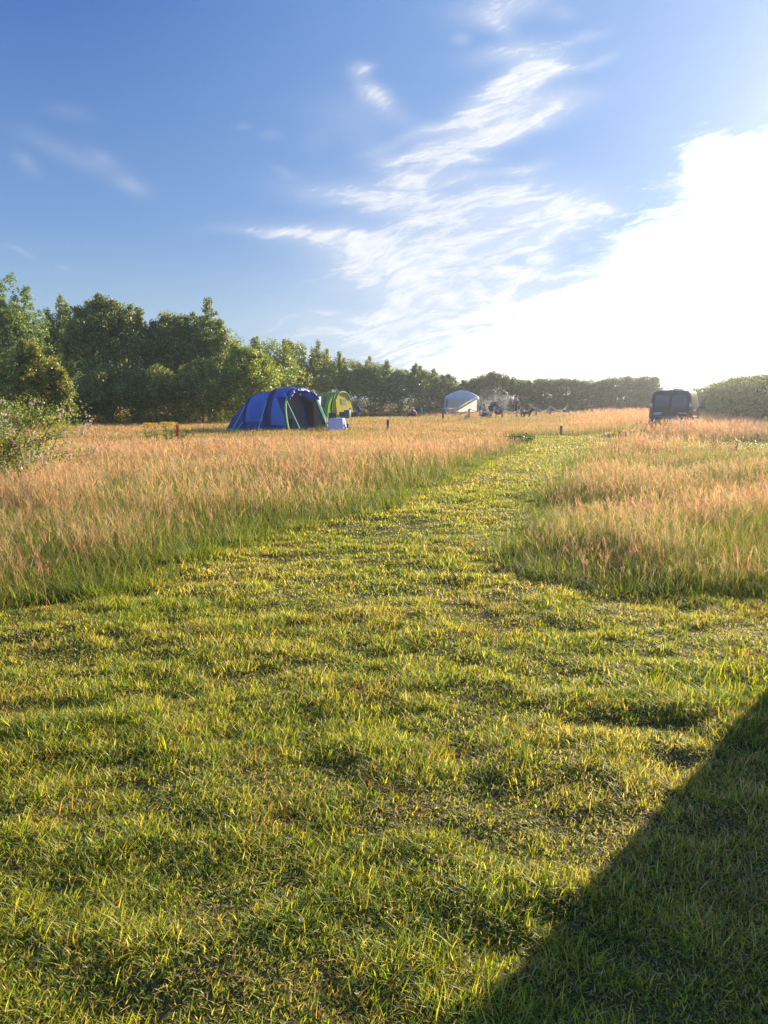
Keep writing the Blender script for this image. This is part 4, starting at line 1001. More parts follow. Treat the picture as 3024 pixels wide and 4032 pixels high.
q = at(2640, 1600, 36.2)
van((q.x, 36.2, 0), math.radians(-26.5), 'dark maroon panel van with a yellow rear number plate parked in the long grass')
h_ = Vector((math.sin(math.radians(26.5)), math.cos(math.radians(26.5)), 0))
for k in (.6, 1.7, 2.8, 3.9): CLEAR.append((q.x + h_.x * k, 36.2 + h_.y * k, 1.15))

# ================================================================== unseen body added beside the camera to throw the corner shadow
def shadow_caravan(x0, y1, label):
    W, L_, Hh = 2.25, 5.2, 2.6
    root = empty('shadow_caravan', (x0 + W / 2, y1 - L_, 0), 0, label, 'shadow_caravan')
    mw = plain('white caravan skin', (.72, .72, .70), .35, var=.05)
    prof = [(0, .45), (0, 1.1), (.05, 1.9), (.22, 2.35), (.5, 2.56), (1.2, 2.62), (L_ - .04, 2.62), (L_, 2.58), (L_, .45)]
    rings = [[(x, y, z) for y, z in prof] for x in (-W / 2, W / 2)]
    MB().loft(rings).build('body', mw, root, bevel=.03, angle=30)
    for s in (-1, 1):
        for y in (1.2, 3.5):
            f = MB().box((s * W / 2, y + .3, 1.62), (.03, 1.05, .62)).build('window', M_GLASS, root, bevel=.03)
            MB().box((s * (W / 2 + .002), y + .3, 1.28), (.05, 1.1, .04)).build('sill', M_TRIM, f)
        w = MB().tube([(s * (W / 2 - .2), 2.5, .32), (s * (W / 2 - .02), 2.5, .32)], .32, 24).build('wheel', M_TYRE, root)
        MB().tube([(s * (W / 2 - .02), 2.5, .32), (s * (W / 2 + .005), 2.5, .32)], .19, 20).build('rim', M_RIM, w)
        MB().tube([(s * .8, L_ - .4, 0), (s * .8, L_ - .4, .46)], .03, 6).build('leg', M_GREY, root); MB().tube([(s * .8, .5, 0), (s * .8, .5, .46)], .03, 6).build('leg', M_GREY, root)
    MB().box((-W / 2 - .01, 2.75, 1.25), (.03, .62, 1.6)).build('door', mw, root, bevel=.02)
    MB().tube([(.5, 0.05, .5), (0, -1.1, .45), (-.5, .05, .5)], .05, 8).build('drawbar', M_GREY, root)
    return root
shadow_caravan(3.75, 6.0, 'unseen white trailer added to the right of the lawn to throw the corner shadow')
CLEAR.append((4.9, 4.5, 1.6))

# ================================================================== people
SKIN = plain('skin', (.50, .29, .20), .5, var=.06, scale=5)
def skinned(name, nodes, edges, mat, parent, sub=2):
    names = list(nodes); me = bpy.data.meshes.new(name)
    me.from_pydata([nodes[k][0] for k in names], [(names.index(a), names.index(b)) for a, b in edges], [])
    o = link(name, me, mat, parent)
    md = o.modifiers.new('Skin', 'SKIN'); md.use_smooth_shade = True
    for i, k in enumerate(names):
        r = nodes[k][1]; sv = me.skin_vertices[0].data[i]; sv.radius = r if isinstance(r, tuple) else (r, r); sv.use_root = (i == 0)
    sd = o.modifiers.new('Sub', 'SUBSURF'); sd.levels = sub; sd.render_levels = sub
    return o
def person(loc, rz, label, J, top, top_to, bottom, bottom_to, hair, cap=None, girth=1.0):
    """J: joints in a frame facing +X, z up.  top_to 'elbow'/'wrist'/None, bottom_to 'knee'/'ankle'"""
    root = empty('person', loc, rz, label, 'person')
    V3 = lambda p: Vector(p)
    nd, ed = {}, []
    def put(k, p, r): nd[k] = (tuple(p), r)
    g = girth
    put('pelvis', J['pelvis'], .125 * g); put('waist', V3(J['pelvis']).lerp(V3(J['chest']), .5), (.115 * g, .125 * g)); put('chest', J['chest'], (.125 * g, .15 * g))
    nk = V3(J['chest']).lerp(V3(J['head']), .55); put('neck', nk, .055)
    hd = V3(J['head']); up = V3(J.get('up', (0, 0, 1))).normalized(); fw = V3(J.get('face', (1, 0, 0))).normalized()
    put('skull_base', hd - up * .06, .07); put('skull', hd + up * .03, (.085, .095)); put('skull_top', hd + up * .095, .06)
    put('nose', hd + fw * .105 - up * .005, .014); put('chin', hd + fw * .06 - up * .085, .035)
    ed += [('pelvis', 'waist'), ('waist', 'chest'), ('chest', 'neck'), ('neck', 'skull_base'), ('skull_base', 'skull'), ('skull', 'skull_top'), ('skull', 'nose'), ('skull_base', 'chin')]
    for s in 'LR':
        sh, el, wr = V3(J['sh' + s]), V3(J['el' + s]), V3(J['wr' + s])
        put('sh' + s, sh, .062); put('ua' + s, sh.lerp(el, .5), .052); put('el' + s, el, .042); put('fa' + s, el.lerp(wr, .35), .043); put('wr' + s, wr, .028)
        d = (wr - el).normalized(); sd = d.orthogonal().normalized() if 'hs' + s not in J else V3(J['hs' + s]).normalized()
        pm = wr + d * .055; put('palm' + s, pm, (.018, .036))
        ed += [('chest', 'sh' + s), ('sh' + s, 'ua' + s), ('ua' + s, 'el' + s), ('el' + s, 'fa' + s), ('fa' + s, 'wr' + s), ('wr' + s, 'palm' + s)]
        bend = d.cross(sd).normalized()
        for i, (off, ln) in enumerate(((-.030, .062), (-.010, .074), (.010, .070), (.028, .054))):
            put('k%d' % i + s, pm + d * .04 + sd * off, .009); put('m%d' % i + s, pm + d * (.04 + ln * .6) + sd * off + bend * .014, .0085); put('t%d' % i + s, pm + d * (.04 + ln * .95) + sd * off + bend * .036, .007)
            ed += [('palm' + s, 'k%d' % i + s), ('k%d' % i + s, 'm%d' % i + s), ('m%d' % i + s, 't%d' % i + s)]
        put('th' + s, pm + d * .01 - sd * .052, .010); put('thb' + s, pm + d * .045 - sd * .062 + bend * .015, .008); ed += [('palm' + s, 'th' + s), ('th' + s, 'thb' + s)]
        hp, kn, an, to = (V3(J[k + s]) for k in ('hp', 'kn', 'an', 'to'))
        put('hp' + s, hp, .088 * g); put('thigh' + s, hp.lerp(kn, .5), .075 * g); put('kn' + s, kn, .055); put('calf' + s, kn.lerp(an, .35), .055); put('an' + s, an, .036); put('heel' + s, an + Vector((-.03, 0, -.045)), .034); put('to' + s, to, .030)
        ed += [('pelvis', 'hp' + s), ('hp' + s, 'thigh' + s), ('thigh' + s, 'kn' + s), ('kn' + s, 'calf' + s), ('calf' + s, 'an' + s), ('an' + s, 'heel' + s), ('heel' + s, 'to' + s)]
    skinned('body', nd, ed, SKIN, root)
    def shell(name, keys, eds, mat, grow):
        ex = lambda k: grow + (.035 if name == 'top' and k in ('pelvis', 'waist', 'chest') else .018 if name == 'shorts' and k[:2] in ('th', 'kn') else 0)
        n2 = {k: (nd[k][0], tuple(r + ex(k) for r in nd[k][1]) if isinstance(nd[k][1], tuple) else nd[k][1] + ex(k)) for k in keys}
        return skinned(name, n2, eds, mat, root)
    if top:
        ks = ['waist', 'pelvis', 'chest']; es = [('pelvis', 'waist'), ('waist', 'chest')]
        for s in 'LR':
            ks += ['sh' + s, 'ua' + s]; es += [('chest', 'sh' + s), ('sh' + s, 'ua' + s)]
            if top_to == 'elbow': ks.append('el' + s); es.append(('ua' + s, 'el' + s))
            if top_to == 'wrist': ks += ['el' + s, 'fa' + s, 'wr' + s]; es += [('ua' + s, 'el' + s), ('el' + s, 'fa' + s), ('fa' + s, 'wr' + s)]
        shell('top', ks, es, top, .022)
    ks = ['pelvis']; es = []
    for s in 'LR':
        ks += ['hp' + s, 'thigh' + s, 'kn' + s]; es += [('pelvis', 'hp' + s), ('hp' + s, 'thigh' + s), ('thigh' + s, 'kn' + s)]
        if bottom_to == 'ankle': ks += ['calf' + s, 'an' + s]; es += [('kn' + s, 'calf' + s), ('calf' + s, 'an' + s)]
    shell('trousers' if bottom_to == 'ankle' else 'shorts', ks, es, bottom, .030)
    # hair over the back and top of the skull, eyes, cap
    sdv = up.cross(fw).normalized(); R = Matrix((fw, sdv, up)).transposed()
    MB().ell(hd + up * .045 - fw * .018, (.105, .092, .098), 16, 10, -.35, M=R).build('hair', hair, root)
    for k in (-1, 1): MB().ell(hd + fw * .085 + sdv * .032 * k + up * .022, (.011, .013, .011), 8, 6).build('eye', M_BLACK, root)
    for k in (-1, 1): MB().ell(hd + sdv * .088 * k - up * .005, (.02, .012, .03), 8, 6, M=R).build('ear', SKIN, root)
    if cap:
        c_ = MB().ell(hd + up * .055, (.118, .108, .105), 18, 10, 0.0, M=R).build('cap', cap, root)
        if J.get('bill', 1):
            rows = [[hd + up * (.062 - .02 * i / 4) + fw * (.10 + .085 * i / 4) * math.cos(a) + sdv * (.10 + .0 * i) * math.sin(a) * (1 - .15 * i / 4) for a in np.linspace(-1.1, 1.1, 9)] for i in range(5)]
            MB().grid(rows).build('bill', cap, c_, solid=.008)
    return root
C_GREY = plain('grey cotton', (.055, .058, .085), .9, bump=.4, bscale=14); C_TEE = plain('charcoal cotton', (.035, .038, .05), .9, bump=.4, bscale=14); C_BLK = plain('black cotton', (.014, .015, .022), .9, bump=.3, bscale=14)
C_KHAKI = plain('olive shorts', (.05, .06, .035), .9); C_PINK = plain('magenta top', (.30, .02, .07), .8, bump=.4, bscale=14); C_RED = plain('red cap', (.55, .03, .04), .7); C_WHT = plain('white hat', (.7, .68, .62), .8)
H_BROWN = plain('brown hair', (.14, .075, .03), .6, bump=.8, bscale=60); H_DARK = plain('dark hair', (.02, .016, .013), .5, bump=.8, bscale=60)
# standing man, faces the left of the picture
q = at(2037, 1600, 59.5)
person((q.x, q.y, 0), math.radians(172), 'person standing in a red cap, charcoal t-shirt and dark shorts with one forearm held out',
    dict(pelvis=(0, 0, .96), chest=(.02, 0, 1.32), head=(.05, 0, 1.66), shL=(.02, .20, 1.42), elL=(-.05, .27, 1.14), wrL=(-.02, .27, .90), hsL=(1, 0, 0), shR=(.03, -.20, 1.42), elR=(.10, -.27, 1.16), wrR=(.36, -.22, 1.17), hsR=(0, 1, 0),
         hpL=(0, .11, .90), knL=(.02, .14, .50), anL=(-.02, .15, .09), toL=(.16, .17, .035), hpR=(0, -.11, .90), knR=(.04, -.13, .50), anR=(.03, -.13, .09), toR=(.21, -.15, .035)), C_TEE, 'elbow', C_BLK, 'knee', H_DARK, C_RED, 1.12)
# bending person, faces right
q = at(1934, 1600, 58)
person((q.x, q.y, 0), math.radians(-18), 'person in a grey hooded top and black shorts bending over the smoking fire bowl',
    dict(pelvis=(0, 0, .95), chest=(.30, 0, 1.28), head=(.60, 0, 1.42), up=(.7, 0, .7), face=(.7, 0, -.7), shL=(.36, .19, 1.30), elL=(.48, .22, .98), wrL=(.58, .17, .72), hsL=(0, 1, 0), shR=(.36, -.19, 1.30), elR=(.44, -.24, .98), wrR=(.52, -.2, .70), hsR=(0, 1, 0),
         hpL=(0, .10, .90), knL=(.04, .15, .50), anL=(-.06, .17, .09), toL=(.12, .18, .035), hpR=(-.02, -.10, .90), knR=(.02, -.15, .50), anR=(-.10, -.17, .09), toR=(.08, -.19, .035)), C_GREY, 'wrist', C_BLK, 'knee', H_BROWN, None, 1.1)
# seated bare chested man, faces right
q = at(1903, 1600, 57.5)
person((q.x, q.y, 0), math.radians(-25), 'bare chested person with short dark hair sitting low in front of the smoke',
    dict(pelvis=(0, 0, .42), chest=(.05, 0, .76), head=(.10, 0, 1.06), shL=(.04, .19, .86), elL=(.12, .25, .60), wrL=(.32, .18, .50), hsL=(0, 1, 0), shR=(.05, -.19, .86), elR=(.12, -.25, .60), wrR=(.34, -.16, .52), hsR=(0, 1, 0),
         hpL=(.04, .10, .40), knL=(.44, .16, .46), anL=(.46, .17, .09), toL=(.64, .18, .035), hpR=(.04, -.10, .40), knR=(.44, -.16, .46), anR=(.42, -.17, .09), toR=(.60, -.18, .035)), None, None, C_KHAKI, 'knee', H_DARK)
ch = empty('camping_chair', (q.x, q.y, 0), math.radians(-25), 'low green camping chair under the bare chested person', 'chair')
MB().box((.12, 0, .275), (.5, .52, .03)).build('seat', plain('green canvas', (.03, .06, .03), .8), ch, bevel=.01); MB().box((-.19, 0, .50), (.03, .52, .42)).build('backrest', plain('green canvas', (.03, .06, .03), .8), ch, bevel=.01)
for sx in (-.16, .34):
    for sy in (-.24, .24): MB().tube([(sx, sy, 0), (sx * .9, sy, .262)], .013, 6).build('leg', M_GREY, ch)
# crouching person far left
q = at(1637, 1600, 62)
person((q.x, q.y, 0), math.radians(150), 'person in a white hat and magenta top sitting low in the grass before the thicket',
    dict(pelvis=(0, 0, .14), chest=(.14, 0, .48), head=(.26, 0, .74), up=(.25, 0, .97), face=(.97, 0, -.25), bill=0, shL=(.14, .18, .56), elL=(.30, .22, .40), wrL=(.50, .14, .40), hsL=(0, 1, 0), shR=(.14, -.18, .56), elR=(.30, -.22, .40), wrR=(.50, -.14, .40), hsR=(0, 1, 0),
         hpL=(.05, .10, .14), knL=(.42, .17, .42), anL=(.62, .17, .09), toL=(.80, .18, .035), hpR=(.05, -.10, .14), knR=(.42, -.17, .42), anR=(.60, -.17, .09), toR=(.78, -.18, .035)), C_PINK, 'wrist', C_BLK, 'ankle', H_DARK, C_WHT)
# ---- dogs
M_DOG = plain('black fur', (.018, .017, .017), .7, var=.3, scale=12, bump=.8, bscale=45); M_PUP = plain('white and tan fur', (.55, .47, .38), .8, var=.4, scale=7, bump=.8, bscale=50)
def dog(loc, rz, k, mat, label):
    root = empty('dog', loc, rz, label, 'dog')
    nd = dict(rump=((0, 0, .46), (.095, .10)), belly=((.22, 0, .45), (.085, .10)), chest=((.42, 0, .46), (.105, .13)), neck=((.56, 0, .58), .075), skull=((.66, 0, .70), .07), muzzle=((.78, 0, .665), .038), nose=((.83, 0, .665), .026),
              tail1=((-.13, 0, .48), .028), tail2=((-.30, 0, .40), .024), tail3=((-.42, 0, .42), .014), earL=((.63, .055, .76), .022), earLt=((.62, .09, .70), .014), earR=((.63, -.055, .76), .022), earRt=((.62, -.09, .70), .014))
    ed = [('rump', 'belly'), ('belly', 'chest'), ('chest', 'neck'), ('neck', 'skull'), ('skull', 'muzzle'), ('muzzle', 'nose'), ('rump', 'tail1'), ('tail1', 'tail2'), ('tail2', 'tail3'), ('skull', 'earL'), ('earL', 'earLt'), ('skull', 'earR'), ('earR', 'earRt')]
    for s, n_ in ((.075, 'L'), (-.075, 'R')):
        for kk, p, r in (('hip', (.0, s, .40), .062), ('stifle', (.07, s * 1.15, .27), .045), ('hock', (-.08, s * 1.1, .15), .024), ('hpaw', (-.06, s * 1.1, .03), .022), ('htoe', (.0, s * 1.1, .02), .022), ('sh', (.42, s, .38), .055), ('elb', (.38, s * 1.1, .25), .036), ('wri', (.40, s * 1.1, .12), .023), ('fpaw', (.40, s * 1.1, .03), .022), ('ftoe', (.45, s * 1.1, .02), .022)): nd[kk + n_] = (p, r)
        ed += [('rump', 'hip' + n_), ('hip' + n_, 'stifle' + n_), ('stifle' + n_, 'hock' + n_), ('hock' + n_, 'hpaw' + n_), ('hpaw' + n_, 'htoe' + n_), ('chest', 'sh' + n_), ('sh' + n_, 'elb' + n_), ('elb' + n_, 'wri' + n_), ('wri' + n_, 'fpaw' + n_), ('fpaw' + n_, 'ftoe' + n_)]
    nd = {a: (tuple(c * k for c in p), tuple(x * k for x in r) if isinstance(r, tuple) else r * k) for a, (p, r) in nd.items()}
    skinned('body', nd, ed, mat, root)
    for s in (-1, 1): MB().ell((.715 * k, .035 * s * k, .715 * k), (.011 * k,) * 3, 8, 6).build('eye', plain('dog eye', (.01, .008, .006), .2), root)
    return root
q = at(2062, 1630, 58.2); dog((q.x, q.y, 0), math.radians(8), 1.12, M_DOG, 'black dog standing in the long grass by the rope fence')
q = at(1837, 1640, 53); dog((q.x, q.y, 0), math.radians(-75), .85, M_PUP, 'small pale dog with its head above the grass in front of the gazebo')
# ---- fire bowl and its smoke
q = at(1962, 1600, 58.0); o = empty('fire_bowl', (q.x, q.y, 0), 0, 'rusty fire bowl on legs between the bending person and the fence post', 'fire bowl')
MB().ell((0, 0, .62), (.34, .34, .26), 20, 8, -1).build('bowl', plain('rusty steel', (.22, .07, .035), .7, .3, var=.4, bump=.4), o)
for k in range(3): a = k * 2.1; MB().tube([(.24 * math.cos(a), .24 * math.sin(a), .5), (.36 * math.cos(a), .36 * math.sin(a), 0)], .018, 6).build('leg', M_BLACK, o)
for k in range(5): a = k * 1.3; MB().tube([(-.22 * math.cos(a), -.22 * math.sin(a), .84 + .01 * k), (.22 * math.cos(a), .22 * math.sin(a), .9 + .01 * k)], .04, 7).build('log', M_BARK, o)
m, nt, out = newmat('wood smoke'); L = nt.links.new
pv = N(nt, 'ShaderNodeVolumePrincipled'); pv.inputs['Color'].default_value = (.9, .92, .95, 1); pv.inputs['Anisotropy'].default_value = .45
tc = N(nt, 'ShaderNodeTexCoord'); nz = N(nt, 'ShaderNodeTexNoise'); nz.inputs['Scale'].default_value = 1.6; nz.inputs['Detail'].default_value = 4; nz.inputs['Distortion'].default_value = .8
ln = N(nt, 'ShaderNodeVectorMath', operation='LENGTH'); mp = N(nt, 'ShaderNodeMapping'); mp.inputs['Scale'].default_value = (1 / 1.9, 1 / .9, 1 / 1.15)
L(tc.outputs['Object'], mp.inputs['Vector']); L(mp.outputs[0], ln.inputs[0]); L(tc.outputs['Object'], nz.inputs['Vector'])
fa = N(nt, 'ShaderNodeMapRange'); fa.inputs['From Min'].default_value = 1; fa.inputs['From Max'].default_value = .2; L(ln.outputs['Value'], fa.inputs['Value'])
nm = N(nt, 'ShaderNodeMapRange'); nm.inputs['From Min'].default_value = .42; nm.inputs['From Max'].default_value = .75; nm.inputs['To Max'].default_value = .42; L(nz.outputs['Fac'], nm.inputs['Value'])
mu = N(nt, 'ShaderNodeMath', operation='MULTIPLY'); L(fa.outputs[0], mu.inputs[0]); L(nm.outputs[0], mu.inputs[1]); L(mu.outputs[0], pv.inputs['Density']); L(pv.outputs[0], out.inputs['Volume'])
o = MB().ell((0, 0, 0), (1.9, .9, 1.15), 20, 14).build('smoke', m, None, loc=(q.x - .25, q.y + .9, 1.25)); tag(o, 'thin pale wood smoke drifting from the fire bowl', 'smoke', kind='stuff')
# ================================================================== meadow (after the pitches are known)
for y0, y1, dens, wm, lod in ((4.2, 6.5, 420, 1, 0), (6.5, 9.5, 330, 1.1, 0), (9.5, 14, 300, 1.4, 1), (14, 20, 220, 1.8, 1), (20, 28, 170, 2.2, 2), (28, 40, 120, 2.7, 2), (40, 60, 66, 3.8, 2), (60, 88, 36, 5.4, 2)):
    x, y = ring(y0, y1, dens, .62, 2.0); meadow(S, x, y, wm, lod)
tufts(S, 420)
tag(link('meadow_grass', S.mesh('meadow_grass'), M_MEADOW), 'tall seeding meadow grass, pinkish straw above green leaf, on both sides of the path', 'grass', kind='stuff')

# ================================================================== sun, sky, air, camera
SUN_AZ, SUN_EL = math.radians(40), math.radians(17)
sd = Vector((math.sin(SUN_AZ) * math.cos(SUN_EL), math.cos(SUN_AZ) * math.cos(SUN_EL), math.sin(SUN_EL)))
ld = bpy.data.lights.new('sun', 'SUN'); ld.energy = 5.0; ld.angle = math.radians(.53); ld.color = (1, .88, .70)
lo = bpy.data.objects.new('sun', ld); COL.objects.link(lo); lo.rotation_euler = (-sd).to_track_quat('-Z', 'Y').to_euler(); lo.location = sd * 60

w = bpy.data.worlds.new('World'); scene.world = w; w.cycles.sampling_method = 'MANUAL'; w.cycles.sample_map_resolution = 256; w.use_nodes = True
nt = w.node_tree; nt.nodes.clear(); L = nt.links.new
out = nt.nodes.new('ShaderNodeOutputWorld'); bg = nt.nodes.new('ShaderNodeBackground'); L(bg.outputs[0], out.inputs['Surface'])
sky = nt.nodes.new('ShaderNodeTexSky'); sky.sky_type = 'NISHITA'; sky.sun_disc = False; sky.sun_elevation = SUN_EL; sky.sun_rotation = SUN_AZ
sky.air_density = 1.0; sky.dust_density = .6; sky.ozone_density = 1.5; sky.altitude = 20
STR = .12
bg.inputs['Strength'].default_value = STR
def M_(op, a, b=None, c=None, clamp=False):
    n = nt.nodes.new('ShaderNodeMath'); n.operation = op; n.use_clamp = clamp
    for i, v in enumerate((a, b, c)):
        if v is None: continue
        if hasattr(v, 'links') or isinstance(v, bpy.types.NodeSocket): L(v, n.inputs[i])
        else: n.inputs[i].default_value = v
    return n.outputs[0]
def VM(op, a, b):
    n = nt.nodes.new('ShaderNodeVectorMath'); n.operation = op
    for i, v in enumerate((a, b)):
        if isinstance(v, bpy.types.NodeSocket): L(v, n.inputs[i])
        else: n.inputs[i].default_value = v
    return n
tc = nt.nodes.new('ShaderNodeTexCoord'); DIR = tc.outputs['Generated']
sx = nt.nodes.new('ShaderNodeSeparateXYZ'); L(DIR, sx.inputs[0])
yy = M_('MAXIMUM', sx.outputs['Y'], .06)
U = M_('DIVIDE', sx.outputs['X'], yy); Wc = M_('DIVIDE', sx.outputs['Z'], yy)
uvn = nt.nodes.new('ShaderNodeCombineXYZ'); L(U, uvn.inputs[0]); L(Wc, uvn.inputs[1]); UV = uvn.outputs[0]
def noise(vec, scale, sxy, rot, detail=6, dist=.0, rough=.55):
    mp = nt.nodes.new('ShaderNodeMapping'); mp.inputs['Scale'].default_value = (sxy[0], sxy[1], 1); mp.inputs['Rotation'].default_value = (0, 0, rot)
    # rotate first, then stretch
    m2 = nt.nodes.new('ShaderNodeMapping'); m2.inputs['Rotation'].default_value = (0, 0, rot); L(vec, m2.inputs['Vector'])
    mp.inputs['Rotation'].default_value = (0, 0, 0); L(m2.outputs[0], mp.inputs['Vector'])
    n = nt.nodes.new('ShaderNodeTexNoise'); n.inputs['Scale'].default_value = scale; n.inputs['Detail'].default_value = detail; n.inputs['Roughness'].default_value = rough; n.inputs['Distortion'].default_value = dist
    L(mp.outputs[0], n.inputs['Vector']); return n.outputs['Fac']
# warped coordinates make the masses ragged
wn = nt.nodes.new('ShaderNodeTexNoise'); wn.inputs['Scale'].default_value = 5; wn.inputs['Detail'].default_value = 5; L(UV, wn.inputs['Vector'])
wv = VM('SUBTRACT', wn.outputs['Color'], (.5, .5, .5)); ws_ = VM('MULTIPLY', wv.outputs[0], (.07, .055, 0)); WUV = VM('ADD', UV, ws_.outputs[0]).outputs[0]
sw = nt.nodes.new('ShaderNodeSeparateXYZ'); L(WUV, sw.inputs[0])
def uw(px, py):
    a, b, c = ray(px * K, py * K); return a / b, c / b
def blobs(BS, vec=WUV):
    """sum of soft ellipses on the sky, each centred on a direction; sizes in photo pixels (1659 wide)"""
    acc = None
    for px, py, rx, ry, t, p in BS:
        u0, w0 = uw(px, py); m = nt.nodes.new('ShaderNodeMapping'); m.vector_type = 'TEXTURE'
        m.inputs['Location'].default_value = (u0, w0, 0); m.inputs['Rotation'].default_value = (0, 0, math.radians(t)); m.inputs['Scale'].default_value = (rx / 1640., ry / 1640., 1)
        L(vec, m.inputs['Vector']); d = VM('DOT_PRODUCT', m.outputs[0], (0, 0, 0)); L(m.outputs[0], d.inputs[1])
        e = M_('POWER', .36788, d.outputs['Value'])
        acc = M_('MULTIPLY_ADD', e, p, acc if acc is not None else 0.0)
    return acc
BL = [ # direction (photo px), radii, tilt, weight: small cirrus masses, each with its own slant
 (1085,8,85,26,5,1.0),(1075,50,40,16,-30,.6),(1230,22,22,10,0,.35),(1275,70,42,8,12,.5),(1290,124,42,8,22,.6),(992,80,16,10,0,.5),
 (1110,112,80,17,8,1.0),(1160,150,60,20,12,1.0),(1095,190,85,22,24,1.05),(1060,232,100,34,34,1.0),(1150,225,70,16,10,1.0),(1090,270,110,22,17,1.1),(960,270,110,10,18,.75),(1020,298,110,13,12,.9),(930,318,40,8,14,.5),
 (785,153,24,9,5,.7),(795,190,32,18,-40,.55),(832,210,26,14,-30,.8),(770,245,90,36,-5,.28),(870,255,60,16,-28,.3),
 (1000,342,55,9,2,.85),(1120,362,44,8,6,.75),(860,360,70,30,-30,.70),(940,375,95,24,30,.75),(1010,382,45,13,14,.7),(770,440,120,26,-10,.85),(900,440,120,32,-14,.8),(1080,430,95,42,14,1.05),(1170,470,90,36,22,1.0),(1010,480,130,34,4,.85),(1235,485,75,22,24,1.05),(1290,462,42,7,4,.9),
 (680,518,150,9,-4,.8),(760,540,160,26,-10,.75),(880,535,150,30,-6,.7),(1060,545,150,26,6,.9),(860,595,160,30,-8,.8),(1010,600,170,24,-4,.7),(1185,562,36,12,-5,.9),(1110,592,60,10,2,.7),(1210,600,80,16,-4,.8),(930,640,200,26,-4,.8),(1080,640,130,14,4,.8),(850,690,110,9,-6,.5),(960,700,220,30,-2,.7),(830,725,140,16,-3,.35),(930,760,220,34,0,.6),(880,690,330,75,0,.45),(950,790,380,60,0,.5),
 (65,365,26,14,-40,.30),(180,350,110,16,-24,.26),(285,412,28,11,-22,.42),(225,345,26,12,-30,.26),(160,250,40,14,-10,.16),(575,290,22,9,0,.24),(610,372,26,8,-20,.26),(515,272,14,5,0,.22),(680,300,40,24,20,.14),(30,545,30,4,-18,.30),(133,575,14,3,-20,.3),(1240,195,60,14,4,.22)]
R_ = math.radians
cirrus = blobs([(px, py, rx * 1.08, ry * 1.15, t, p) for px, py, rx, ry, t, p in BL])
n_st = noise(WUV, 8.5, (1.0, 5.0), R_(-14), 9, 1.0, .66); n_f = noise(WUV, 34, (1, 3.2), R_(-18), 7, .6, .65)
nn = M_('ADD', M_('MULTIPLY', n_st, .66), M_('MULTIPLY', n_f, .34))
dens = M_('ADD', M_('MINIMUM', cirrus, CL_MAX), M_('MULTIPLY', M_('SUBTRACT', nn, .5), CL_K))
mr = nt.nodes.new('ShaderNodeMapRange'); mr.interpolation_type = 'SMOOTHSTEP'; mr.inputs['From Min'].default_value = CL_LO; mr.inputs['From Max'].default_value = CL_HI; L(dens, mr.inputs['Value'])
veil = M_('MULTIPLY', M_('MINIMUM', cirrus, 1.3), M_('MULTIPLY', M_('ADD', nn, .15), CL_VEIL), clamp=True)
cloud = M_('MULTIPLY', M_('MAXIMUM', M_('MULTIPLY', mr.outputs[0], M_('MINIMUM', M_('MULTIPLY', cirrus, 2.2), 1.0)), veil), .95, clamp=True)
# the bright cloud bank round the sun and along the right horizon
bank = blobs([(1720, 680, 320, 205, 0, 1.6), (1530, 730, 300, 110, 0, 1.2), (1330, 770, 330, 95, 0, 1.0), (1200, 870, 480, 100, 0, .9), (1535, 340, 55, 48, 0, .85), (1590, 400, 60, 60, 0, .8), (1640, 330, 70, 26, 10, .6), (1400, 550, 90, 60, 30, .5), (2100, 600, 480, 270, 0, 1.2)])
bd = M_('ADD', bank, M_('MULTIPLY', M_('SUBTRACT', nn, .5), 1.9))
mb_ = nt.nodes.new('ShaderNodeMapRange'); mb_.interpolation_type = 'SMOOTHSTEP'; mb_.inputs['From Min'].default_value = .26; mb_.inputs['From Max'].default_value = 1.15; L(bd, mb_.inputs['Value'])
dt = nt.nodes.new('ShaderNodeVectorMath'); dt.operation = 'DOT_PRODUCT'; L(DIR, dt.inputs[0]); dt.inputs[1].default_value = sd
aur = M_('POWER', M_('MAXIMUM', dt.outputs['Value'], 0), 26)
# colour
hs = nt.nodes.new('ShaderNodeHueSaturation'); hs.inputs['Saturation'].default_value = SKY_SAT; hs.inputs['Value'].default_value = 1; 
gn = VM('SCALE', sky.outputs[0], (0, 0, 0)); gn.inputs['Scale'].default_value = STR * SKY_VAL
gm = nt.nodes.new('ShaderNodeGamma'); gm.inputs['Gamma'].default_value = SKY_GAMMA; L(gn.outputs[0], gm.inputs['Color'])
gs = VM('SCALE', gm.outputs[0], (0, 0, 0)); gs.inputs['Scale'].default_value = 1 / STR
L(gs.outputs[0], hs.inputs['Color'])
tint = nt.nodes.new('ShaderNodeMix'); tint.data_type = 'RGBA'; tint.blend_type = 'MULTIPLY'; tint.inputs['Factor'].default_value = 1; L(hs.outputs[0], tint.inputs['A']); tint.inputs['B'].default_value = SKY_TINT
def mixcol(fac, a, b):
    n = nt.nodes.new('ShaderNodeMix'); n.data_type = 'RGBA'
    L(fac, n.inputs['Factor']); L(a, n.inputs['A'])
    if isinstance(b, bpy.types.NodeSocket): L(b, n.inputs['B'])
    else: n.inputs['B'].default_value = b
    return n.outputs['Result']
k_ = 1 / STR
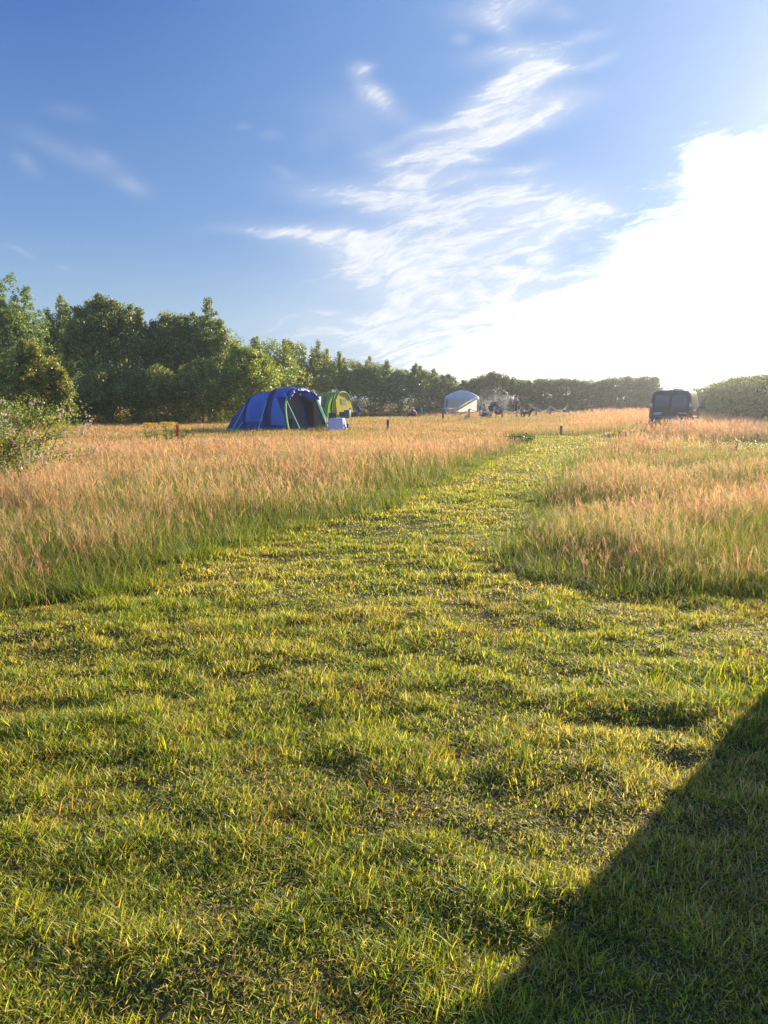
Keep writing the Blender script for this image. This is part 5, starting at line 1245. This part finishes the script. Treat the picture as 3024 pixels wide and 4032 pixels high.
# clear blue that pales to the horizon and towards the sun, laid over the physical sky
E_ = 2 ** -EXPOSURE
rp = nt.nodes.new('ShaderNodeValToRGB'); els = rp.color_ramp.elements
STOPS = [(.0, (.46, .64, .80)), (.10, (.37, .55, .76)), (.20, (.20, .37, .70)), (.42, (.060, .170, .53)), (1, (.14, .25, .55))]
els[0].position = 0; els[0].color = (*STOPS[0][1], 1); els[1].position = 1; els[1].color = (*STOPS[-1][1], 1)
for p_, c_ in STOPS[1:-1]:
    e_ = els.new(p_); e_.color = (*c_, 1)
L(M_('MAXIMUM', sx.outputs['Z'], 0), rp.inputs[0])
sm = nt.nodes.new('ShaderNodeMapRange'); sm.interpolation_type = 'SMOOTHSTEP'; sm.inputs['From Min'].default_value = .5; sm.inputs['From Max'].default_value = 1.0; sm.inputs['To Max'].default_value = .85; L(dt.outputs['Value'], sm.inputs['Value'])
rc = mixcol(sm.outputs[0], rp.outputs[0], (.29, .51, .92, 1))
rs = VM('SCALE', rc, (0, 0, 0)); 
bk = nt.nodes.new('ShaderNodeMapRange'); bk.interpolation_type = 'SMOOTHSTEP'; bk.inputs['From Min'].default_value = .35; bk.inputs['From Max'].default_value = -.5; bk.inputs['To Min'].default_value = E_ / STR; bk.inputs['To Max'].default_value = 2.6 * E_ / STR; L(dt.outputs['Value'], bk.inputs['Value'])  # sky facing away from the sun is brightened as added fill for the shadows
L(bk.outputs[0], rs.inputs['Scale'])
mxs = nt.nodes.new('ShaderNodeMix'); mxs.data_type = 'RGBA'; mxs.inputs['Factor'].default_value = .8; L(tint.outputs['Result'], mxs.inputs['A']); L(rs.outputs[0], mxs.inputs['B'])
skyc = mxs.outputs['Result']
c1 = mixcol(cloud, skyc, (CL_V * E_ * k_, CL_V * E_ * 1.02 * k_, CL_V * E_ * 1.05 * k_, 1))
c2 = mixcol(mb_.outputs[0], c1, (BANK_V * E_ * k_, BANK_V * E_ * k_, .98 * BANK_V * E_ * k_, 1))
au = nt.nodes.new('ShaderNodeMix'); au.data_type = 'RGBA'; au.blend_type = 'ADD'; au.inputs['Factor'].default_value = 1
sc_ = nt.nodes.new('ShaderNodeVectorMath'); sc_.operation = 'SCALE'; sc_.inputs[0].default_value = (AUR * k_, AUR * k_, AUR * 1.05 * k_); L(aur, sc_.inputs['Scale'])
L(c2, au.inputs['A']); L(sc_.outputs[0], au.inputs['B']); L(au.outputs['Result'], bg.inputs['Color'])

if HAZE > 0:
    m, nt2, out2 = newmat('air'); pv = nt2.nodes.new('ShaderNodeVolumePrincipled'); pv.inputs['Color'].default_value = (.92, .95, 1, 1); pv.inputs['Density'].default_value = HAZE; pv.inputs['Anisotropy'].default_value = HAZE_G
    nt2.links.new(pv.outputs[0], out2.inputs['Volume'])
    o = MB().box((0, 50, 6.0), (190, 150, 15.0)).build('haze', m, None, smooth=False); tag(o, 'thin bright evening haze over the field', 'haze', kind='stuff')

cam = bpy.data.cameras.new('camera'); co = bpy.data.objects.new('camera', cam); COL.objects.link(co); scene.camera = co
cam.sensor_fit = 'VERTICAL'; cam.sensor_height = 36; cam.lens = 36 * FPX / 4032; cam.clip_end = 5000; cam.clip_start = .05
co.location = (0, 0, CAMZ); co.rotation_euler = (math.radians(90) - PITCH, 0, 0)
scene.view_settings.view_transform = 'Standard'; scene.view_settings.look = 'None'; scene.view_settings.gamma = 1; scene.view_settings.exposure = EXPOSURE
cy = scene.cycles; cy.max_bounces = 8; cy.transparent_max_bounces = 8; cy.transmission_bounces = 4; cy.volume_bounces = 0; cy.diffuse_bounces = 3; cy.glossy_bounces = 2
